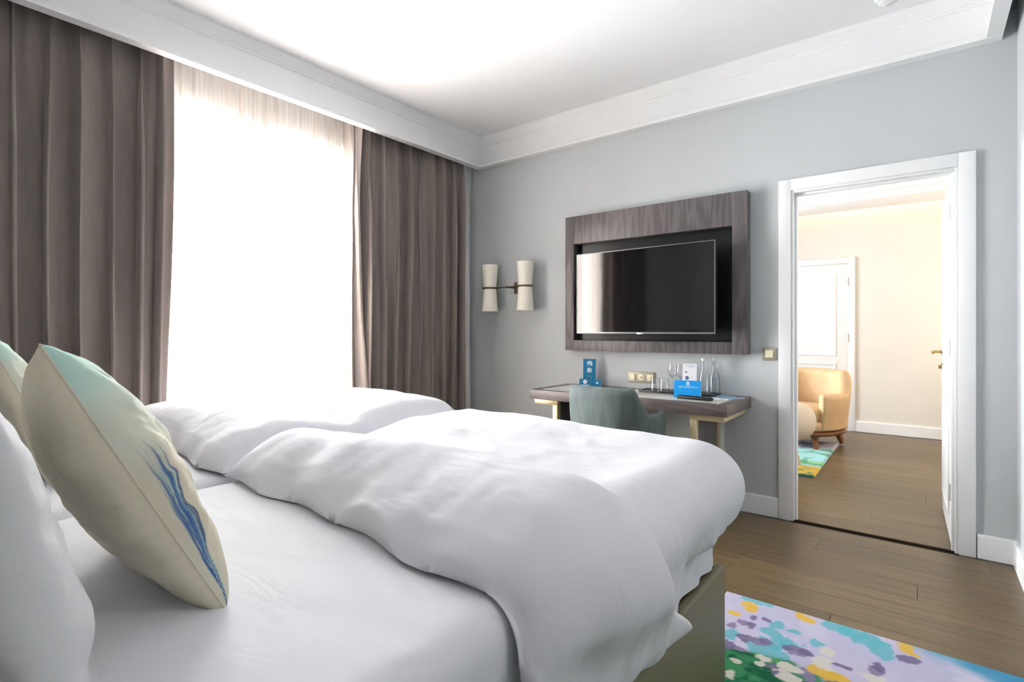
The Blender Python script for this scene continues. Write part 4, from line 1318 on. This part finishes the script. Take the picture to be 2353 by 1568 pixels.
# compliments card
e, f = tent_card('compliments_card', -1.205, 3.395, R(14), 0.165, 0.112, M['blue_card'], 'bright blue compliments card with white lettering near the bottles', 'card', 0.030)
text_mesh('lettering', 'with compliments', 0.0165, M['paper'], f, (0.004, -0.0009, 0.064), (R(90), 0, 0))
disc('logo_ring', 0.0095, M['paper'], f, (0.003, -0.0011, 0.094), 0.004)
mark('logo_bar', -0.012, 0.018, 0.0785, 0.0815, M['paper'], f)

# white menu card
e, f = tent_card('menu_card', -1.250, 3.565, R(12), 0.092, 0.198, M['paper'], 'upright white drinks card with navy dot behind the blue card', 'card', 0.020, 0.0085)
mark('print_line', -0.020, 0.034, 0.182, 0.188, M['palegrey'], f); mark('print_line', -0.012, 0.028, 0.174, 0.177, M['palegrey'], f)
mark('bottle_print', -0.030, -0.024, 0.138, 0.146, M['navy'], f); mark('bottle_print', -0.022, -0.016, 0.138, 0.146, M['navy'], f)
disc('navy_dot', 0.012, M['navy'], f, (-0.016, -0.0011, 0.102)); mark('dot_bar', -0.024, -0.008, 0.1005, 0.1035, M['paper'], f).location.y = -0.0006

# tray with glasses
tr = empty('serving_tray', (-1.325, 3.565, DZT))
tag(tr, 'flat dark slate tray under the drinking glasses', 'tray')
box('tray_base', (-0.262, 0.262, -0.075, 0.075, 0.0, 0.008), M['slate'], tr, 0.003)
bm = bmesh.new()
for d in ((-0.262, 0.262, -0.075, -0.069, 0.008, 0.014), (-0.262, 0.262, 0.069, 0.075, 0.008, 0.014), (-0.262, -0.256, -0.069, 0.069, 0.008, 0.014), (0.256, 0.262, -0.069, 0.069, 0.008, 0.014)):
    add_box(bm, *d, 0.001)
from_bm('tray_rim', bm, M['slate'], tr, True, 35)
tz = DZT + 0.0085
tum = [(0.0, 0.092), (0.026, 0.092), (0.030, 0.091), (0.0325, 0.087), (0.0345, 0.04), (0.036, 0.0)]
for (x, y, lb) in ((-1.490, 3.550, 'upturned clear tumbler at the left end of the tray'), (-1.415, 3.528, 'upturned clear tumbler in the middle of the tray')):
    o = lathe('tumbler', tum, M['ware'], None, n=32)
    o.location = (x, y, tz); tag(o, lb, 'glass', 'upturned tumblers on the tray')
win = [(0.0, 0.0), (0.033, 0.0), (0.034, 0.002), (0.012, 0.006), (0.0045, 0.014), (0.004, 0.085), (0.010, 0.094), (0.026, 0.110), (0.034, 0.135), (0.033, 0.165), (0.028, 0.192)]
for (x, y, lb) in ((-1.385, 3.605, 'stemmed wine glass at the back of the tray, nearer the sockets'), (-1.325, 3.598, 'stemmed wine glass at the back of the tray, nearer the white card')):
    o = lathe('wine_glass', win, M['ware'], None, n=32)
    o.location = (x, y, tz); tag(o, lb, 'glass', 'stemmed glasses on the tray')
# bottles
bot = [(0.0, 0.0), (0.030, 0.0), (0.034, 0.004), (0.035, 0.10), (0.032, 0.122), (0.020, 0.150), (0.0145, 0.168), (0.0135, 0.212), (0.015, 0.214), (0.015, 0.222)]
for (x, y, lb) in ((-1.150, 3.550, 'clear glass water bottle nearer the blue card'), (-1.097, 3.602, 'clear glass water bottle nearer the wall, right of the other')):
    e = empty('water_bottle', (x, y, tz)); tag(e, lb, 'bottle', 'clear water bottles on the desk')
    lathe('bottle_body', bot, M['bottle_ware'], e, n=32)
    lathe('cap', [(0, 0.2225), (0.0165, 0.2225), (0.0165, 0.238), (0.0155, 0.240), (0, 0.240)], M['steel'], e, n=24)
# remote control
rc = empty('remote_control', (-1.128, 3.305, DZT), R(-8)); tag(rc, 'black remote control lying at the front edge of the desk', 'remote')
bm = bmesh.new(); add_box(bm, -0.115, 0.115, -0.022, 0.022, 0.0, 0.020, 0.009, 3); from_bm('remote_body', bm, M['black_plastic'], rc, True, 50)
for i in range(6):
    for j in range(3):
        box('button', (-0.075 + i * 0.024, -0.063 + i * 0.024, -0.014 + j * 0.011, -0.007 + j * 0.011, 0.0195, 0.0212), M['slate'], rc, 0.0006, 1)
# leaflets
mg = empty('magazine', (-1.015, 3.535, DZT), R(-28)); tag(mg, 'pale blue magazine lying at the right end of the desk', 'magazine')
box('pages', (-0.10, 0.10, -0.07, 0.07, 0.0, 0.003), M['paper'], mg, 0.0004)
box('cover', (-0.101, 0.101, -0.071, 0.071, 0.003, 0.0037), M['print_blue'], mg, 0)
pp = box('note_paper', (-0.07, 0.07, -0.05, 0.05, 0.0, 0.0012), M['paper'], None, 0)
pp.location = (-1.075, 3.42, DZT); pp.rotation_euler = (0, 0, R(12)); tag(pp, 'white note paper between the magazine and the remote', 'paper')

bpy.context.view_layer.update()
